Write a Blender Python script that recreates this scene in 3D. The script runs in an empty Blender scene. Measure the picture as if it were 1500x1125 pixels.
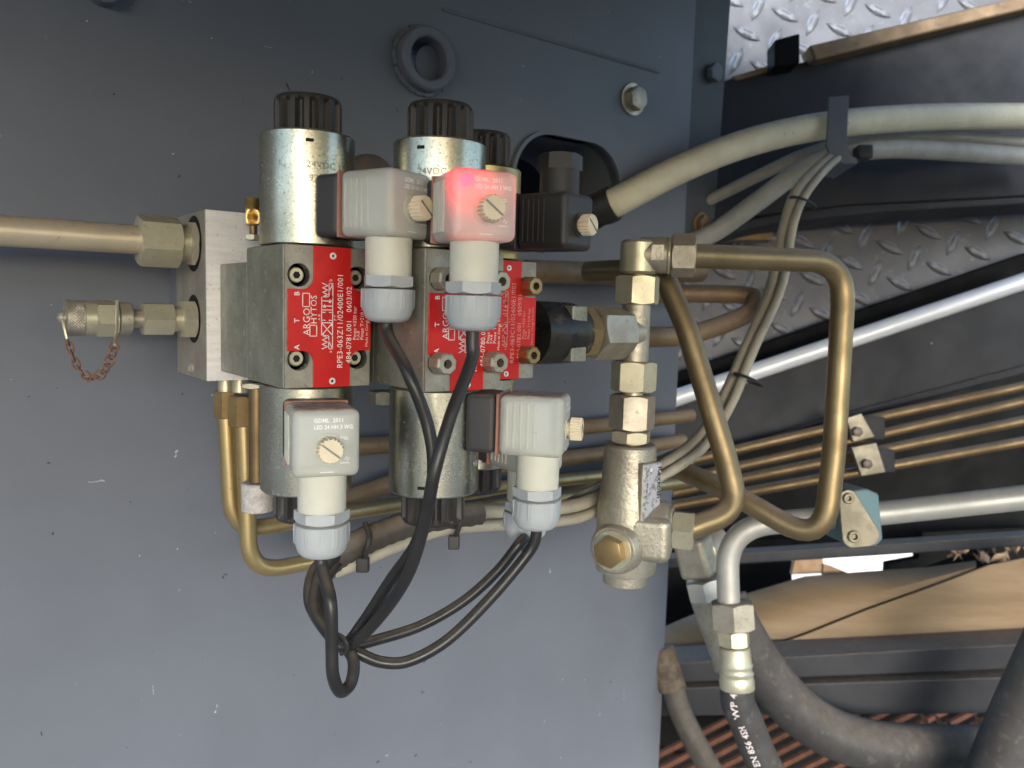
import bpy, bmesh, math, random
from mathutils import Vector, Matrix
random.seed(7)
R = math.radians
V = Vector
PI = math.pi

# ------------------------------------------------------------------ camera
sc = bpy.context.scene
CZ = 1.3                       # camera height above the ground, metres
CAM = V((0, 0, CZ))
F, CX, CY = 1165.0, 750.0, 562.5
yaw, pitch, roll = R(36.639), R(-5.549), R(1.653)
FW = V((math.sin(yaw) * math.cos(pitch), math.cos(yaw) * math.cos(pitch), math.sin(pitch)))
_rt = V((math.cos(yaw), -math.sin(yaw), 0)); _up = _rt.cross(FW)
RT = _rt * math.cos(roll) + _up * math.sin(roll)
UP = _up * math.cos(roll) - _rt * math.sin(roll)
cd = bpy.data.cameras.new('camera')
cam = bpy.data.objects.new('camera', cd)
sc.collection.objects.link(cam)
m = Matrix((RT, UP, -FW)).transposed().to_4x4(); m.translation = CAM
cam.matrix_world = m
cd.sensor_width = 36.0; cd.lens = 36.0 * F / 1500.0
cd.clip_start = 0.01; cd.clip_end = 3000
cd.dof.use_dof = True; cd.dof.focus_distance = 0.43; cd.dof.aperture_fstop = 13.0
sc.camera = cam

# ------------------------------------------------------------------ light
SUN_ELEV, SUN_AZ = R(19), R(206)      # azimuth measured clockwise from +Y
w = bpy.data.worlds.new('World'); sc.world = w; w.use_nodes = True
nt = w.node_tree
sky = nt.nodes.new('ShaderNodeTexSky'); sky.sky_type = 'NISHITA'; sky.sun_disc = False
sky.sun_elevation = SUN_ELEV; sky.sun_rotation = SUN_AZ
sky.air_density = 1.0; sky.dust_density = 0.8; sky.ozone_density = 1.7
nt.links.new(sky.outputs[0], nt.nodes['Background'].inputs[0])
nt.nodes['Background'].inputs[1].default_value = 0.15
sl = bpy.data.lights.new('sun', 'SUN'); sl.energy = 2.0; sl.angle = R(36); sl.color = (1.0, 0.985, 0.965)
sun = bpy.data.objects.new('sun', sl); sc.collection.objects.link(sun)
sdir = V((math.sin(SUN_AZ) * math.cos(SUN_ELEV), math.cos(SUN_AZ) * math.cos(SUN_ELEV), math.sin(SUN_ELEV)))
sun.rotation_euler = (-sdir).to_track_quat('-Z', 'Y').to_euler(); sun.location = sdir * 8 + CAM
sc.view_settings.view_transform = 'Standard'; sc.view_settings.look = 'None'
sc.view_settings.exposure = 1.24; sc.view_settings.gamma = 1.0
sc.cycles.max_bounces = 8; sc.cycles.transmission_bounces = 8; sc.cycles.diffuse_bounces = 4
sc.cycles.use_denoising = True
sc.cycles.caustics_reflective = False; sc.cycles.caustics_refractive = False
sc.cycles.sample_clamp_indirect = 6.0

# ------------------------------------------------------------------ geometry helpers
def ray(px, py): return FW + RT * ((px - CX) / F) - UP * ((py - CY) / F)
def at(px, py, Y=None, X=None, Z=None, d=None):
    r = ray(px, py)
    if d is not None: return CAM + r * d
    if Y is not None: return CAM + r * (Y / r.y)
    if X is not None: return CAM + r * (X / r.x)
    return CAM + r * ((Z - CZ) / r.z)
def dep(P): return (P - CAM).dot(FW)
def pxl(n, P): return n * dep(P) / F            # n pixels of the photograph, in metres at P
def tfor(P0, dr, px=None, py=None):             # where along a line a pixel column or row is reached
    q = P0 - CAM
    if px is not None: k, a = (px - CX) / F, RT
    else: k, a = -(py - CY) / F, UP
    return (k * q.dot(FW) - q.dot(a)) / (dr.dot(a) - k * dr.dot(FW))
EX, EY, EZ = V((1, 0, 0)), V((0, 1, 0)), V((0, 0, 1))
def frame(ax):
    ax = ax.normalized()
    t = EZ if abs(ax.z) < 0.9 else EX
    u = ax.cross(t).normalized(); v = ax.cross(u).normalized()
    return ax, u, v
def catmull(P, k=8):
    P = [V(p) for p in P]; Q = [P[0] * 2 - P[1]] + P + [P[-1] * 2 - P[-2]]; out = []
    for i in range(1, len(Q) - 2):
        a, b, c, e = Q[i - 1:i + 3]
        for j in range(k):
            t = j / k
            out.append(0.5 * (2 * b + (c - a) * t + (2 * a - 5 * b + 4 * c - e) * t * t + (3 * b - a - 3 * c + e) * t ** 3))
    return out + [P[-1]]
def fillet(P, rad, k=8):
    P = [V(p) for p in P]; out = [P[0]]
    for i in range(1, len(P) - 1):
        a, b, c = P[i - 1:i + 2]; r_ = rad[i - 1] if isinstance(rad, (list, tuple)) else rad
        u = (a - b).normalized(); v = (c - b).normalized(); ang = u.angle(v)
        t = min(r_ / math.tan(ang / 2), (a - b).length * .48, (c - b).length * .48)
        p0, p1 = b + u * t, b + v * t
        for j in range(k + 1):
            s = j / k
            out.append(p0 * (1 - s) ** 2 + b * 2 * s * (1 - s) + p1 * s * s)
    return out + [P[-1]]
ORG = {}
COL = sc.collection
class MB:
    def __init__(s): s.v = []; s.f = []
    def add(s, vs, fs):
        n = len(s.v); s.v += [V(x) for x in vs]; s.f += [[i + n for i in f] for f in fs]; return s
    def box(s, a, b): 
        a, b = V(a), V(b)
        vs = [(x, y, z) for x in (a.x, b.x) for y in (a.y, b.y) for z in (a.z, b.z)]
        return s.add(vs, [(0, 1, 3, 2), (4, 6, 7, 5), (0, 4, 5, 1), (2, 3, 7, 6), (0, 2, 6, 4), (1, 5, 7, 3)])
    def obox(s, c, u, v, w_, hu, hv, hw):
        vs = [c + u * (a * hu) + v * (b * hv) + w_ * (e * hw) for a in (-1, 1) for b in (-1, 1) for e in (-1, 1)]
        return s.add(vs, [(0, 1, 3, 2), (4, 6, 7, 5), (0, 4, 5, 1), (2, 3, 7, 6), (0, 2, 6, 4), (1, 5, 7, 3)])
    def prism(s, pts, vec):
        n = len(pts); pts = [V(p) for p in pts]
        vs = pts + [p + vec for p in pts]
        fs = [list(range(n))[::-1], list(range(n, 2 * n))] + [(i, (i + 1) % n, n + (i + 1) % n, n + i) for i in range(n)]
        return s.add(vs, fs)
    def loft(s, p, ax, prof, n=32, fn=None, closed=False, cap=True, ph=0.0):
        # prof: (t, radius or function of angle)
        ax, u, v = frame(ax); vs = []; fs = []
        for (t, r_) in prof:
            for i in range(n):
                a = 2 * PI * i / n + ph
                rr = r_(a - ph) if callable(r_) else r_
                tt = t(a - ph) if callable(t) else t
                vs.append(p + ax * tt + (u * math.cos(a) + v * math.sin(a)) * rr)
        m_ = len(prof)
        rng = range(m_) if closed else range(m_ - 1)
        for j in rng:
            k = (j + 1) % m_
            for i in range(n):
                i2 = (i + 1) % n
                fs.append((j * n + i, j * n + i2, k * n + i2, k * n + i))
        if cap and not closed:
            fs.append(list(range(n))[::-1]); fs.append(list(range((m_ - 1) * n, m_ * n)))
        return s.add(vs, fs)
    def cyl(s, p, ax, t0, t1, r_, n=32, c=0.0004):
        return s.loft(p, ax, [(t0, r_ - c), (t0 + c, r_), (t1 - c, r_), (t1, r_ - c)], n)
    def ring(s, p, ax, t0, t1, r0, r1, n=36, c=0.0003):
        return s.loft(p, ax, [(t0, r0 + c), (t0, r1 - c), (t0 + c, r1), (t1 - c, r1), (t1, r1 - c), (t1, r0 + c), (t1 - c, r0), (t0 + c, r0)], n, closed=True)
    def knurl(s, p, ax, t0, t1, r_, m_=16, dp=.0005):
        L_ = t1 - t0; k_ = m_ / r_; rows = max(10, int(L_ / .00045)); pr = [(t0, r_ * .9)]
        for i in range(rows + 1):
            t = t0 + .0005 + (L_ - .001) * i / rows
            pr.append((t, (lambda tt: (lambda a: r_ - dp * (1 - min(abs(math.sin(m_ * a + k_ * tt)), abs(math.sin(m_ * a - k_ * tt))))))(t)))
        return s.loft(p, ax, pr + [(t1, r_ * .9)], m_ * 8)
    def hex(s, p, ax, t0, t1, af, ph=0.0, hole=0.0, ch0=True, ch1=True):
        ri = af / 2; hr = lambda a: ri / math.cos((a + PI / 6) % (PI / 3) - PI / 6)
        k = ri * .97; g = lambda a: (hr(a) - k) * 0.55
        pr = []
        if hole: pr.append((t0, hole))
        pr += ([(t0, k), (lambda a: t0 + g(a), hr)] if ch0 else [(t0, hr)])
        pr += ([(lambda a: t1 - g(a), hr), (t1, k)] if ch1 else [(t1, hr)])
        if hole: pr.append((t1, hole))
        return s.loft(p, ax, pr, 36, closed=bool(hole), ph=ph)
    def tube(s, path, r_, n=14, cap=True):
        path = [V(p) for p in path]; N = len(path)
        T = [(path[min(i + 1, N - 1)] - path[max(i - 1, 0)]).normalized() for i in range(N)]
        _, u, _v = frame(T[0]); vs = []; fs = []
        for i in range(N):
            u = (u - T[i] * u.dot(T[i])).normalized(); v = T[i].cross(u)
            rr = r_(i / (N - 1)) if callable(r_) else r_
            for j in range(n):
                a = 2 * PI * j / n; vs.append(path[i] + (u * math.cos(a) + v * math.sin(a)) * rr)
        for i in range(N - 1):
            for j in range(n):
                j2 = (j + 1) % n; fs.append((i * n + j, i * n + j2, (i + 1) * n + j2, (i + 1) * n + j))
        if cap: fs += [list(range(n))[::-1], list(range((N - 1) * n, N * n))]
        return s.add(vs, fs)
    def bm(s):
        b = bmesh.new(); vs = [b.verts.new(x) for x in s.v]
        for f in s.f:
            try: b.faces.new([vs[i] for i in f])
            except ValueError: pass
        return b
    def rbox(s, c, u, v, w_, hu, hv, hw, bev=0.002, seg=3, taper=None):
        s.rb = True
        t = MB().obox(V((0, 0, 0)), EX, EY, EZ, hu, hv, hw); b = t.bm()
        bmesh.ops.recalc_face_normals(b, faces=b.faces)
        bmesh.ops.bevel(b, geom=list(b.edges), offset=bev, segments=seg, profile=.5, affect='EDGES')
        b.verts.index_update()
        vs = [c + u * x.co.x + v * x.co.y + w_ * x.co.z for x in b.verts]
        fs = [[q.index for q in f.verts] for f in b.faces]; b.free()
        return s.add(vs, fs)
    def build(s, name, mt, parent=None, ang=35, bev=None, smooth=True):
        b = s.bm(); bmesh.ops.recalc_face_normals(b, faces=b.faces)
        if bev:
            es = [e for e in b.edges if len(e.link_faces) == 2 and e.calc_face_angle(0) > R(30)]
            bmesh.ops.bevel(b, geom=es, offset=bev, segments=2, profile=.5, affect='EDGES', clamp_overlap=True)
        if parent is None:
            lo = V([min(v.co[i] for v in b.verts) for i in range(3)]); hi = V([max(v.co[i] for v in b.verts) for i in range(3)])
            o_ = V(((lo.x + hi.x) / 2, (lo.y + hi.y) / 2, lo.z))
        else: o_ = ORG[parent.name]
        for v in b.verts: v.co -= o_
        me = bpy.data.meshes.new(name); b.to_mesh(me); b.free()
        if smooth:
            me.shade_smooth(); me.set_sharp_from_angle(angle=R(100 if (bev or getattr(s, 'rb', False)) else ang))
        me.materials.append(mt)
        o = bpy.data.objects.new(name, me); COL.objects.link(o)
        if parent is None: o.location = o_
        else: o.parent = parent
        ORG[o.name] = o_
        if smooth and (bev or getattr(s, 'rb', False)):
            wn = o.modifiers.new('normals', 'WEIGHTED_NORMAL'); wn.mode = 'FACE_AREA'; wn.weight = 100; wn.keep_sharp = False
        return o
def thing(name, label, cat, loc, group=None):
    o = bpy.data.objects.new(name, None); COL.objects.link(o); o.location = loc; o.empty_display_size = .01
    ORG[o.name] = V(loc); o['label'] = label; o['category'] = cat
    if group: o['group'] = group
    return o
def tag(o, label, cat, group=None):
    o['label'] = label; o['category'] = cat
    if group: o['group'] = group
    return o
def struct(o): o['kind'] = 'structure'; return o
def carve(o, cutters):                          # real holes: boolean, then the cutter is deleted
    cut = MB()
    for c in cutters: cut.add(c.v, c.f)
    cm = bpy.data.meshes.new('cut'); b = cut.bm(); bmesh.ops.recalc_face_normals(b, faces=b.faces)
    for v in b.verts: v.co -= ORG[o.name]
    b.to_mesh(cm); b.free()
    co = bpy.data.objects.new('cut', cm); COL.objects.link(co)
    co.matrix_world = Matrix.Translation(ORG[o.name])
    md = o.modifiers.new('b', 'BOOLEAN'); md.object = co; md.operation = 'DIFFERENCE'; md.solver = 'EXACT'
    bpy.context.view_layer.update()
    me = bpy.data.meshes.new_from_object(o.evaluated_get(bpy.context.evaluated_depsgraph_get()))
    o.modifiers.clear(); wn = o.modifiers.new('normals', 'WEIGHTED_NORMAL'); wn.weight = 100; wn.keep_sharp = True; o.data = me; bpy.data.objects.remove(co)
    me.shade_smooth(); me.set_sharp_from_angle(angle=R(35))
    return o
_tc = {}
def text(name, txt, size, mt, parent, fn, align='LEFT', ex=0.0, sx=1.0, bold=0.0):
    cu = bpy.data.curves.new('t', 'FONT'); cu.body = txt; cu.size = size; cu.align_x = align
    cu.offset = bold; cu.resolution_u = 2; cu.space_character = 1.05
    to = bpy.data.objects.new('t', cu); COL.objects.link(to); bpy.context.view_layer.update()
    me = bpy.data.meshes.new_from_object(to.evaluated_get(bpy.context.evaluated_depsgraph_get()))
    bpy.data.objects.remove(to); bpy.data.curves.remove(cu)
    o_ = ORG[parent.name]
    for v in me.vertices: v.co = fn(v.co.x * sx, v.co.y) - o_
    me.name = name; me.materials.clear(); me.materials.append(mt)
    o = bpy.data.objects.new(name, me); COL.objects.link(o); o.parent = parent; ORG[o.name] = o_
    return o

# ------------------------------------------------------------------ materials
def mat(name, c1, c2=None, sc_=40, metal=0.0, rough=.5, rough2=None, bump=0.0, bsc=600, speck=None, speck2=None,
        dust=None, streak=None, spec=.5, trans=0.0, sss=0.0, coat=0.0, contrast=.14, emit=None, ior=1.45, stretch=None, knurl=None):
    mt = bpy.data.materials.new(name); mt.use_nodes = True
    n = mt.node_tree.nodes; L = mt.node_tree.links.new; B = n['Principled BSDF']
    tc = n.new('ShaderNodeTexCoord'); co = tc.outputs['Object']
    def noise(scale, det=5.0, ro=.6, vec=None):
        x = n.new('ShaderNodeTexNoise'); x.inputs['Scale'].default_value = scale; x.inputs['Detail'].default_value = det
        x.inputs['Roughness'].default_value = ro; L(vec or co, x.inputs['Vector']); return x.outputs['Fac']
    def rng(v, a, b, c=0.0, d=1.0):
        x = n.new('ShaderNodeMapRange'); L(v, x.inputs[0])
        for i, q in enumerate((a, b, c, d)): x.inputs[i + 1].default_value = q
        return x.outputs[0]
    def mix(f, a, b):
        x = n.new('ShaderNodeMix'); x.data_type = 'RGBA'
        if isinstance(f, float): x.inputs[0].default_value = f
        else: L(f, x.inputs[0])
        for i, q in ((6, a), (7, b)):
            if isinstance(q, tuple): x.inputs[i].default_value = (*q, 1)
            else: L(q, x.inputs[i])
        return x.outputs[2]
    def mth(op, a, b):
        x = n.new('ShaderNodeMath'); x.operation = op
        for i, q in enumerate((a, b)):
            if isinstance(q, (int, float)): x.inputs[i].default_value = q
            else: L(q, x.inputs[i])
        return x.outputs[0]
    vec = co
    if stretch:
        mp = n.new('ShaderNodeMapping'); L(co, mp.inputs[0]); mp.inputs['Scale'].default_value = stretch; vec = mp.outputs[0]
    c2 = c2 or tuple(x * .8 for x in c1)
    f1 = rng(noise(sc_, 8, .65, vec), .5 - contrast, .5 + contrast)
    col = mix(f1, c1, c2)
    ro = rng(f1, 0, 1, rough, rough2 if rough2 is not None else rough + .1)
    me_ = None
    if metal: me_ = rng(f1, 0, 1, metal, metal)
    for sp in (speck, speck2):
        if sp:
            f2 = rng(noise(sp[1], 3, .7), sp[2], sp[2] + .06, 0, sp[3] if len(sp) > 3 else 1.0)
            col = mix(f2, col, sp[0])
            ro = mth('MAXIMUM', ro, mth('MULTIPLY', f2, .6))
            if metal: me_ = mth('SUBTRACT', me_, mth('MULTIPLY', f2, metal * .6))
    if streak:   # isolated flecks (chips, droppings, pits) of their own shape
        for (scol, scale, thr, keep, strv) in streak:
            mp = n.new('ShaderNodeMapping'); L(co, mp.inputs[0]); mp.inputs['Scale'].default_value = strv
            dn = n.new('ShaderNodeMixRGB'); dn.inputs[0].default_value = .012
            nz = n.new('ShaderNodeTexNoise'); nz.inputs['Scale'].default_value = scale * 4; L(co, nz.inputs['Vector'])
            L(mp.outputs[0], dn.inputs[1]); L(nz.outputs['Color'], dn.inputs[2])
            vo = n.new('ShaderNodeTexVoronoi'); vo.inputs['Scale'].default_value = scale
            if strv[1] == 0: vo.voronoi_dimensions = '2D'; mp.inputs['Rotation'].default_value = (PI / 2, 0, 0)
            L(dn.outputs[0], vo.inputs['Vector'])
            sp_ = n.new('ShaderNodeSeparateColor'); L(vo.outputs['Color'], sp_.inputs[0])
            on = mth('LESS_THAN', sp_.outputs[0], keep)
            th = mth('MULTIPLY', sp_.outputs[1], thr)
            f3 = mth('MULTIPLY', mth('LESS_THAN', vo.outputs['Distance'], th), on)
            col = mix(f3, col, scol)
    if dust:
        ge = n.new('ShaderNodeNewGeometry'); sx = n.new('ShaderNodeSeparateXYZ'); L(ge.outputs['Normal'], sx.inputs[0])
        up = rng(sx.outputs[2], dust[1], dust[2])
        f4 = mth('MULTIPLY', up, rng(noise(90, 6, .7), .25, .6, .35, 1.0))
        if len(dust) > 3: f4 = mth('MULTIPLY', f4, dust[3])
        col = mix(f4, col, dust[0]); ro = mth('MAXIMUM', ro, mth('MULTIPLY', f4, .85))
        if metal: me_ = mth('MULTIPLY', me_, mth('SUBTRACT', 1.0, mth('MULTIPLY', f4, .95)))
    L(col, B.inputs['Base Color']); L(ro, B.inputs['Roughness'])
    if metal: L(me_, B.inputs['Metallic'])
    B.inputs['Specular IOR Level'].default_value = spec; B.inputs['IOR'].default_value = ior
    B.inputs['Transmission Weight'].default_value = trans
    if sss:
        B.inputs['Subsurface Weight'].default_value = sss; B.inputs['Subsurface Radius'].default_value = (1, .95, .8)
        B.inputs['Subsurface Scale'].default_value = .006
    B.inputs['Coat Weight'].default_value = coat
    h = None
    if bump:
        h = noise(bsc, 4, .6)
    if knurl:
        wv = []
        for sg in (1, -1):
            wx = n.new('ShaderNodeTexWave'); wx.inputs['Scale'].default_value = knurl
            mp = n.new('ShaderNodeMapping'); L(co, mp.inputs[0]); mp.inputs['Rotation'].default_value = (R(40) * sg, R(35) * sg, R(45) * sg)
            L(mp.outputs[0], wx.inputs['Vector']); wv.append(wx.outputs['Fac'])
        h = mth('MINIMUM', wv[0], wv[1])
        bump = 1.0
    if h is not None:
        bp = n.new('ShaderNodeBump'); bp.inputs['Strength'].default_value = min(1, bump); bp.inputs['Distance'].default_value = .0004
        L(h, bp.inputs['Height']); L(bp.outputs[0], B.inputs['Normal'])
    if emit:
        B.inputs['Emission Color'].default_value = (*emit[0], 1); B.inputs['Emission Strength'].default_value = emit[1]
    return mt
DUST = (.30, .24, .18)
WHITE = (.75, .76, .78)
M = {}
M['wall'] = mat('dark grey paint', (.150, .164, .195), (.134, .147, .175), 7, rough=.38, rough2=.46, bump=.10, bsc=260, spec=.3,
    streak=[((.03, .03, .03), 26, .030, .20, (1, 0, 1)), ((.04, .034, .028), 60, .05, .04, (1, 0, 1)), ((.42, .44, .47), 32, .026, .18, (1.3, 0, .8)), ((.30, .32, .35), 50, .06, .014, (2.6, 0, .4)), ((.36, .37, .40), 44, .06, .012, (.4, 0, 2.4))])
M['beam'] = mat('grey beam paint', (.034, .036, .042), (.024, .0255, .03), 12, rough=.48, rough2=.6, spec=.25, bump=.12, bsc=300, dust=((.22, .18, .14), .5, 1.0),
    streak=[((.35, .36, .38), 30, .05, .12, (1, 1, 1)), ((.02, .02, .02), 24, .06, .15, (1, 1, 1))])
M['flange'] = mat('dull flange paint', (.085, .09, .10), (.07, .074, .083), 12, rough=.45, rough2=.55, spec=.3)
M['shadow_beam'] = mat('black paint and recess shade', (.012, .012, .012), (.008, .008, .008), 14, rough=.6, rough2=.8, bump=.2, spec=.08)  # near-black that puts recess shade into the colour of backing sheets
M['tread'] = mat('tread plate paint', (.12, .127, .147), (.09, .094, .11), 14, rough=.4, rough2=.55, bump=.15, bsc=300, speck=((.26, .26, .28), 60, .62, .4))
M['worn'] = mat('bright edge glint', (.72, .74, .78), (.5, .52, .55), 80, rough=.28, rough2=.4, metal=.6)  # edge glint put into colour, for the upper lozenge facets
M['lozenge'] = mat('worn lozenge paint', (.15, .16, .185), (.11, .115, .135), 60, rough=.3, rough2=.45)
M['alu'] = mat('aluminium', (.92, .90, .89), (.80, .78, .77), 60, metal=.3, rough=.42, rough2=.5, bump=.12, bsc=900, speck=((.40, .37, .34), 420, .62, .6), stretch=(1, 1, 6))
M['alu_side'] = mat('darker aluminium', (.44, .40, .34), (.34, .31, .27), 50, metal=.55, rough=.5, bump=.2, bsc=900, speck=((.6, .56, .5), 300, .64, .5))  # darker than the front face aluminium
M['cast'] = mat('phosphated cast body', (.36, .36, .30), (.20, .20, .165), 36, contrast=.2, metal=.5, rough=.45, rough2=.6, bump=.25, bsc=900, speck=((.14, .12, .09), 350, .6, .6), speck2=((.5, .49, .42), 180, .62, .5), dust=(DUST, .6, 1.0, .7))
M['cast_face'] = mat('dull valve face', (.42, .40, .35), (.24, .23, .19), 50, metal=.5, rough=.42, rough2=.55, bump=.2, bsc=900, speck=((.18, .15, .11), 300, .6, .6))
M['zinc'] = mat('zinc plated coil', (.58, .57, .49), (.33, .33, .27), 26, metal=1.0, rough=.22, rough2=.38, contrast=.22, bump=.14, bsc=700, speck=((.17, .14, .10), 800, .57, .55), speck2=((.68, .67, .60), 620, .60, .6), dust=(DUST, .5, 1.0, .8))
M['zinc_yel'] = mat('yellow zinc coil', (.62, .52, .28), (.46, .38, .2), 40, metal=.9, rough=.3, rough2=.45, speck=((.25, .2, .12), 380, .6, .6))
M['fit'] = mat('zinc fitting', (.66, .62, .46), (.50, .46, .33), 50, contrast=.2, metal=.6, rough=.30, rough2=.46, bump=.10, bsc=800, speck=((.34, .29, .2), 380, .62, .6), dust=(DUST, .45, 1.0, .9))
M['fit_grey'] = mat('dusty zinc fitting', (.50, .46, .38), (.38, .34, .27), 50, metal=.75, rough=.42, rough2=.55, bump=.15, bsc=800, speck=((.24, .19, .13), 300, .6, .6), dust=(DUST, .3, .95, .95))
M['fit_gold'] = mat('chromated fitting', (.42, .30, .145), (.30, .21, .10), 50, metal=.85, rough=.38, rough2=.5, bump=.12, bsc=800, speck=((.2, .14, .08), 300, .62, .6), dust=(DUST, .35, 1.0, .9))
M['gold'] = mat('chromated steel tube', (.35, .265, .145), (.25, .185, .10), 30, metal=.85, rough=.36, rough2=.48, bump=.08, bsc=700, speck=((.22, .15, .08), 200, .64, .6), dust=(DUST, .25, .95, .95))
M['gold_bright'] = mat('bright chromated tube', (.56, .43, .21), (.44, .33, .16), 30, metal=.85, rough=.32, rough2=.44, bump=.08, bsc=700, speck=((.22, .15, .08), 200, .64, .6), dust=(DUST, .4, 1.0, .8))
M['dull_gold'] = mat('dull chromated tube', (.24, .165, .085), (.17, .115, .06), 30, metal=.75, rough=.42, rough2=.55, bump=.08, bsc=700, speck=((.12, .08, .05), 200, .62, .6), dust=(DUST, .35, 1.0, .7))
M['tube_pale'] = mat('pale zinc tube', (.66, .56, .41), (.55, .46, .33), 24, metal=.5, rough=.38, rough2=.48, bump=.08, bsc=700, speck=((.3, .22, .14), 240, .66, .6), dust=(DUST, .3, 1.0, .85))
M['brown'] = mat('dusty brown tube', (.30, .21, .12), (.22, .15, .09), 30, metal=.45, rough=.5, rough2=.65, bump=.2, bsc=500, speck=((.12, .08, .05), 160, .6, .6), dust=((.26, .2, .15), .2, .9, .9))
M['brown_cap'] = mat('dusty brown cap', (.16, .13, .11), (.11, .09, .08), 50, rough=.4, rough2=.5, metal=.2)
M['steel_pipe'] = mat('galvanised pipe', (.62, .61, .56), (.5, .49, .45), 26, metal=.6, rough=.4, rough2=.5, bump=.08, speck=((.4, .36, .3), 120, .66, .5), dust=(DUST, .5, 1.0, .6))
M['castzinc'] = mat('sand cast zinc body', (.54, .51, .42), (.36, .33, .26), 60, contrast=.2, metal=.75, rough=.36, rough2=.52, bump=.9, bsc=420, speck=((.3, .26, .19), 330, .58, .7), speck2=((.74, .72, .64), 200, .62, .5), dust=(DUST, .5, 1.0, .8))
M['blackp'] = mat('black plastic', (.028, .027, .028), (.04, .037, .036), 40, rough=.42, rough2=.55, bump=.08, dust=((.22, .18, .15), .55, 1.0, .8))
M['basep'] = mat('black coil base plastic', (.045, .044, .047), (.06, .057, .06), 30, rough=.45, rough2=.55, bump=.06, dust=((.24, .19, .15), .55, 1.0, .8), streak=[((.3, .3, .3), 90, .05, .2, (1, 1, 1))])
M['rubber'] = mat('black cable sheath', (.018, .018, .020), (.026, .025, .025), 30, rough=.30, rough2=.42, bump=.05, dust=((.17, .14, .11), .45, 1.0, .8))
M['dusty_rubber'] = mat('dusty cable sheath', (.085, .072, .06), (.05, .044, .038), 60, rough=.6, rough2=.7, bump=.1, dust=((.27, .22, .17), .1, .9, .9))
M['hose'] = mat('hydraulic hose rubber', (.05, .048, .048), (.035, .033, .033), 60, rough=.6, rough2=.7, bump=.3, bsc=500, dust=((.18, .15, .12), .2, .9, .8), speck=((.12, .11, .1), 90, .6, .5))
M['beige'] = mat('beige cable sheath', (.80, .73, .53), (.70, .63, .45), 40, rough=.45, rough2=.55, bump=.08, speck=((.22, .17, .12), 140, .66, .6), dust=((.30, .25, .19), .45, 1.0, .9))
M['beige_dull'] = mat('grubby beige sheath', (.46, .43, .34), (.36, .33, .26), 40, rough=.45, rough2=.55, bump=.08, speck=((.2, .16, .12), 140, .64, .6), dust=((.28, .23, .18), .35, 1.0, .9))
M['greycab'] = mat('grey cable sheath', (.42, .41, .37), (.33, .32, .28), 40, rough=.45, rough2=.55, speck=((.2, .16, .12), 140, .66, .6), dust=((.28, .23, .18), .4, 1.0, .9))
M['red'] = mat('red anodised plate', (.64, .018, .016), (.54, .014, .013), 50, metal=.2, rough=.30, rough2=.4, bump=.05, speck=((.36, .03, .03), 200, .66, .4))
M['print'] = mat('white print', (.85, .80, .78), (.8, .7, .68), 300, rough=.5)
M['print_white'] = mat('fresh white print', (.97, .97, .97), (.95, .95, .95), 300, rough=.5)
M['print_dim'] = mat('worn white print', (.72, .40, .38), (.6, .25, .24), 300, rough=.5)
M['stamp'] = mat('stamped ink', (.20, .19, .16), (.3, .29, .25), 300, rough=.5, metal=.3)
M['clear'] = mat('milky translucent plastic', (.88, .89, .83), (.82, .82, .75), 60, rough=.24, rough2=.34, bump=.04, dust=((.30, .21, .15), .45, .95, 1.0), speck=((.5, .42, .34), 160, .70, .5))
def milky(mt, tl, tp):      # thin frosted shell: part of the light scatters through, a little passes straight
    n = mt.node_tree.nodes; L = mt.node_tree.links.new; B = n['Principled BSDF']; out = n['Material Output']
    a = n.new('ShaderNodeBsdfTranslucent'); a.inputs[0].default_value = (.92, .93, .88, 1)
    t = n.new('ShaderNodeBsdfTransparent'); t.inputs[0].default_value = (.95, .97, .95, 1)
    ge = n.new('ShaderNodeNewGeometry'); sx = n.new('ShaderNodeSeparateXYZ'); L(ge.outputs['Normal'], sx.inputs[0])
    def fac(v):             # a dust layer lies on top, it stops the light
        r_ = n.new('ShaderNodeMapRange'); L(sx.outputs[2], r_.inputs[0])
        for i, q in enumerate((.45, .9, v, v * .15)): r_.inputs[i + 1].default_value = q
        return r_.outputs[0]
    m1 = n.new('ShaderNodeMixShader'); L(fac(tl), m1.inputs[0]); L(B.outputs[0], m1.inputs[1]); L(a.outputs[0], m1.inputs[2])
    m2 = n.new('ShaderNodeMixShader'); L(fac(tp), m2.inputs[0]); L(m1.outputs[0], m2.inputs[1]); L(t.outputs[0], m2.inputs[2])
    L(m2.outputs[0], out.inputs['Surface'])
milky(M['clear'], .42, .30)
M['neck'] = mat('milky plastic neck', (.80, .79, .68), (.74, .73, .62), 60, rough=.4, rough2=.5, sss=.35, trans=.15, bump=.05, dust=(DUST, .6, 1.0, .6))
M['inner'] = mat('grey contact block', (.70, .74, .80), (.62, .66, .72), 40, rough=.6)
M['gasket'] = mat('red brown gasket', (.42, .20, .16), (.34, .16, .12), 60, rough=.55, bump=.1)
M['gland'] = mat('light grey gland plastic', (.47, .50, .52), (.42, .45, .47), 40, rough=.42, rough2=.5, bump=.05, sss=.15, dust=((.42, .38, .33), .6, 1.0, .6))
M['cream'] = mat('cream knob plastic', (.80, .70, .52), (.72, .62, .45), 80, rough=.5, rough2=.6, bump=.05, speck=((.5, .4, .28), 220, .66, .5))
M['led'] = mat('red indicator light', (1, .02, .05), rough=.4, emit=((1.0, .0, .012), 18))
M['rust'] = mat('rust', (.22, .12, .08), (.14, .07, .045), 200, rough=.8, bump=.6, bsc=900, speck=((.40, .24, .16), 300, .58, .6))
M['rustbar'] = mat('rusted grating bar', (.13, .05, .026), (.075, .03, .016), 60, rough=.75, bump=.4)
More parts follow.
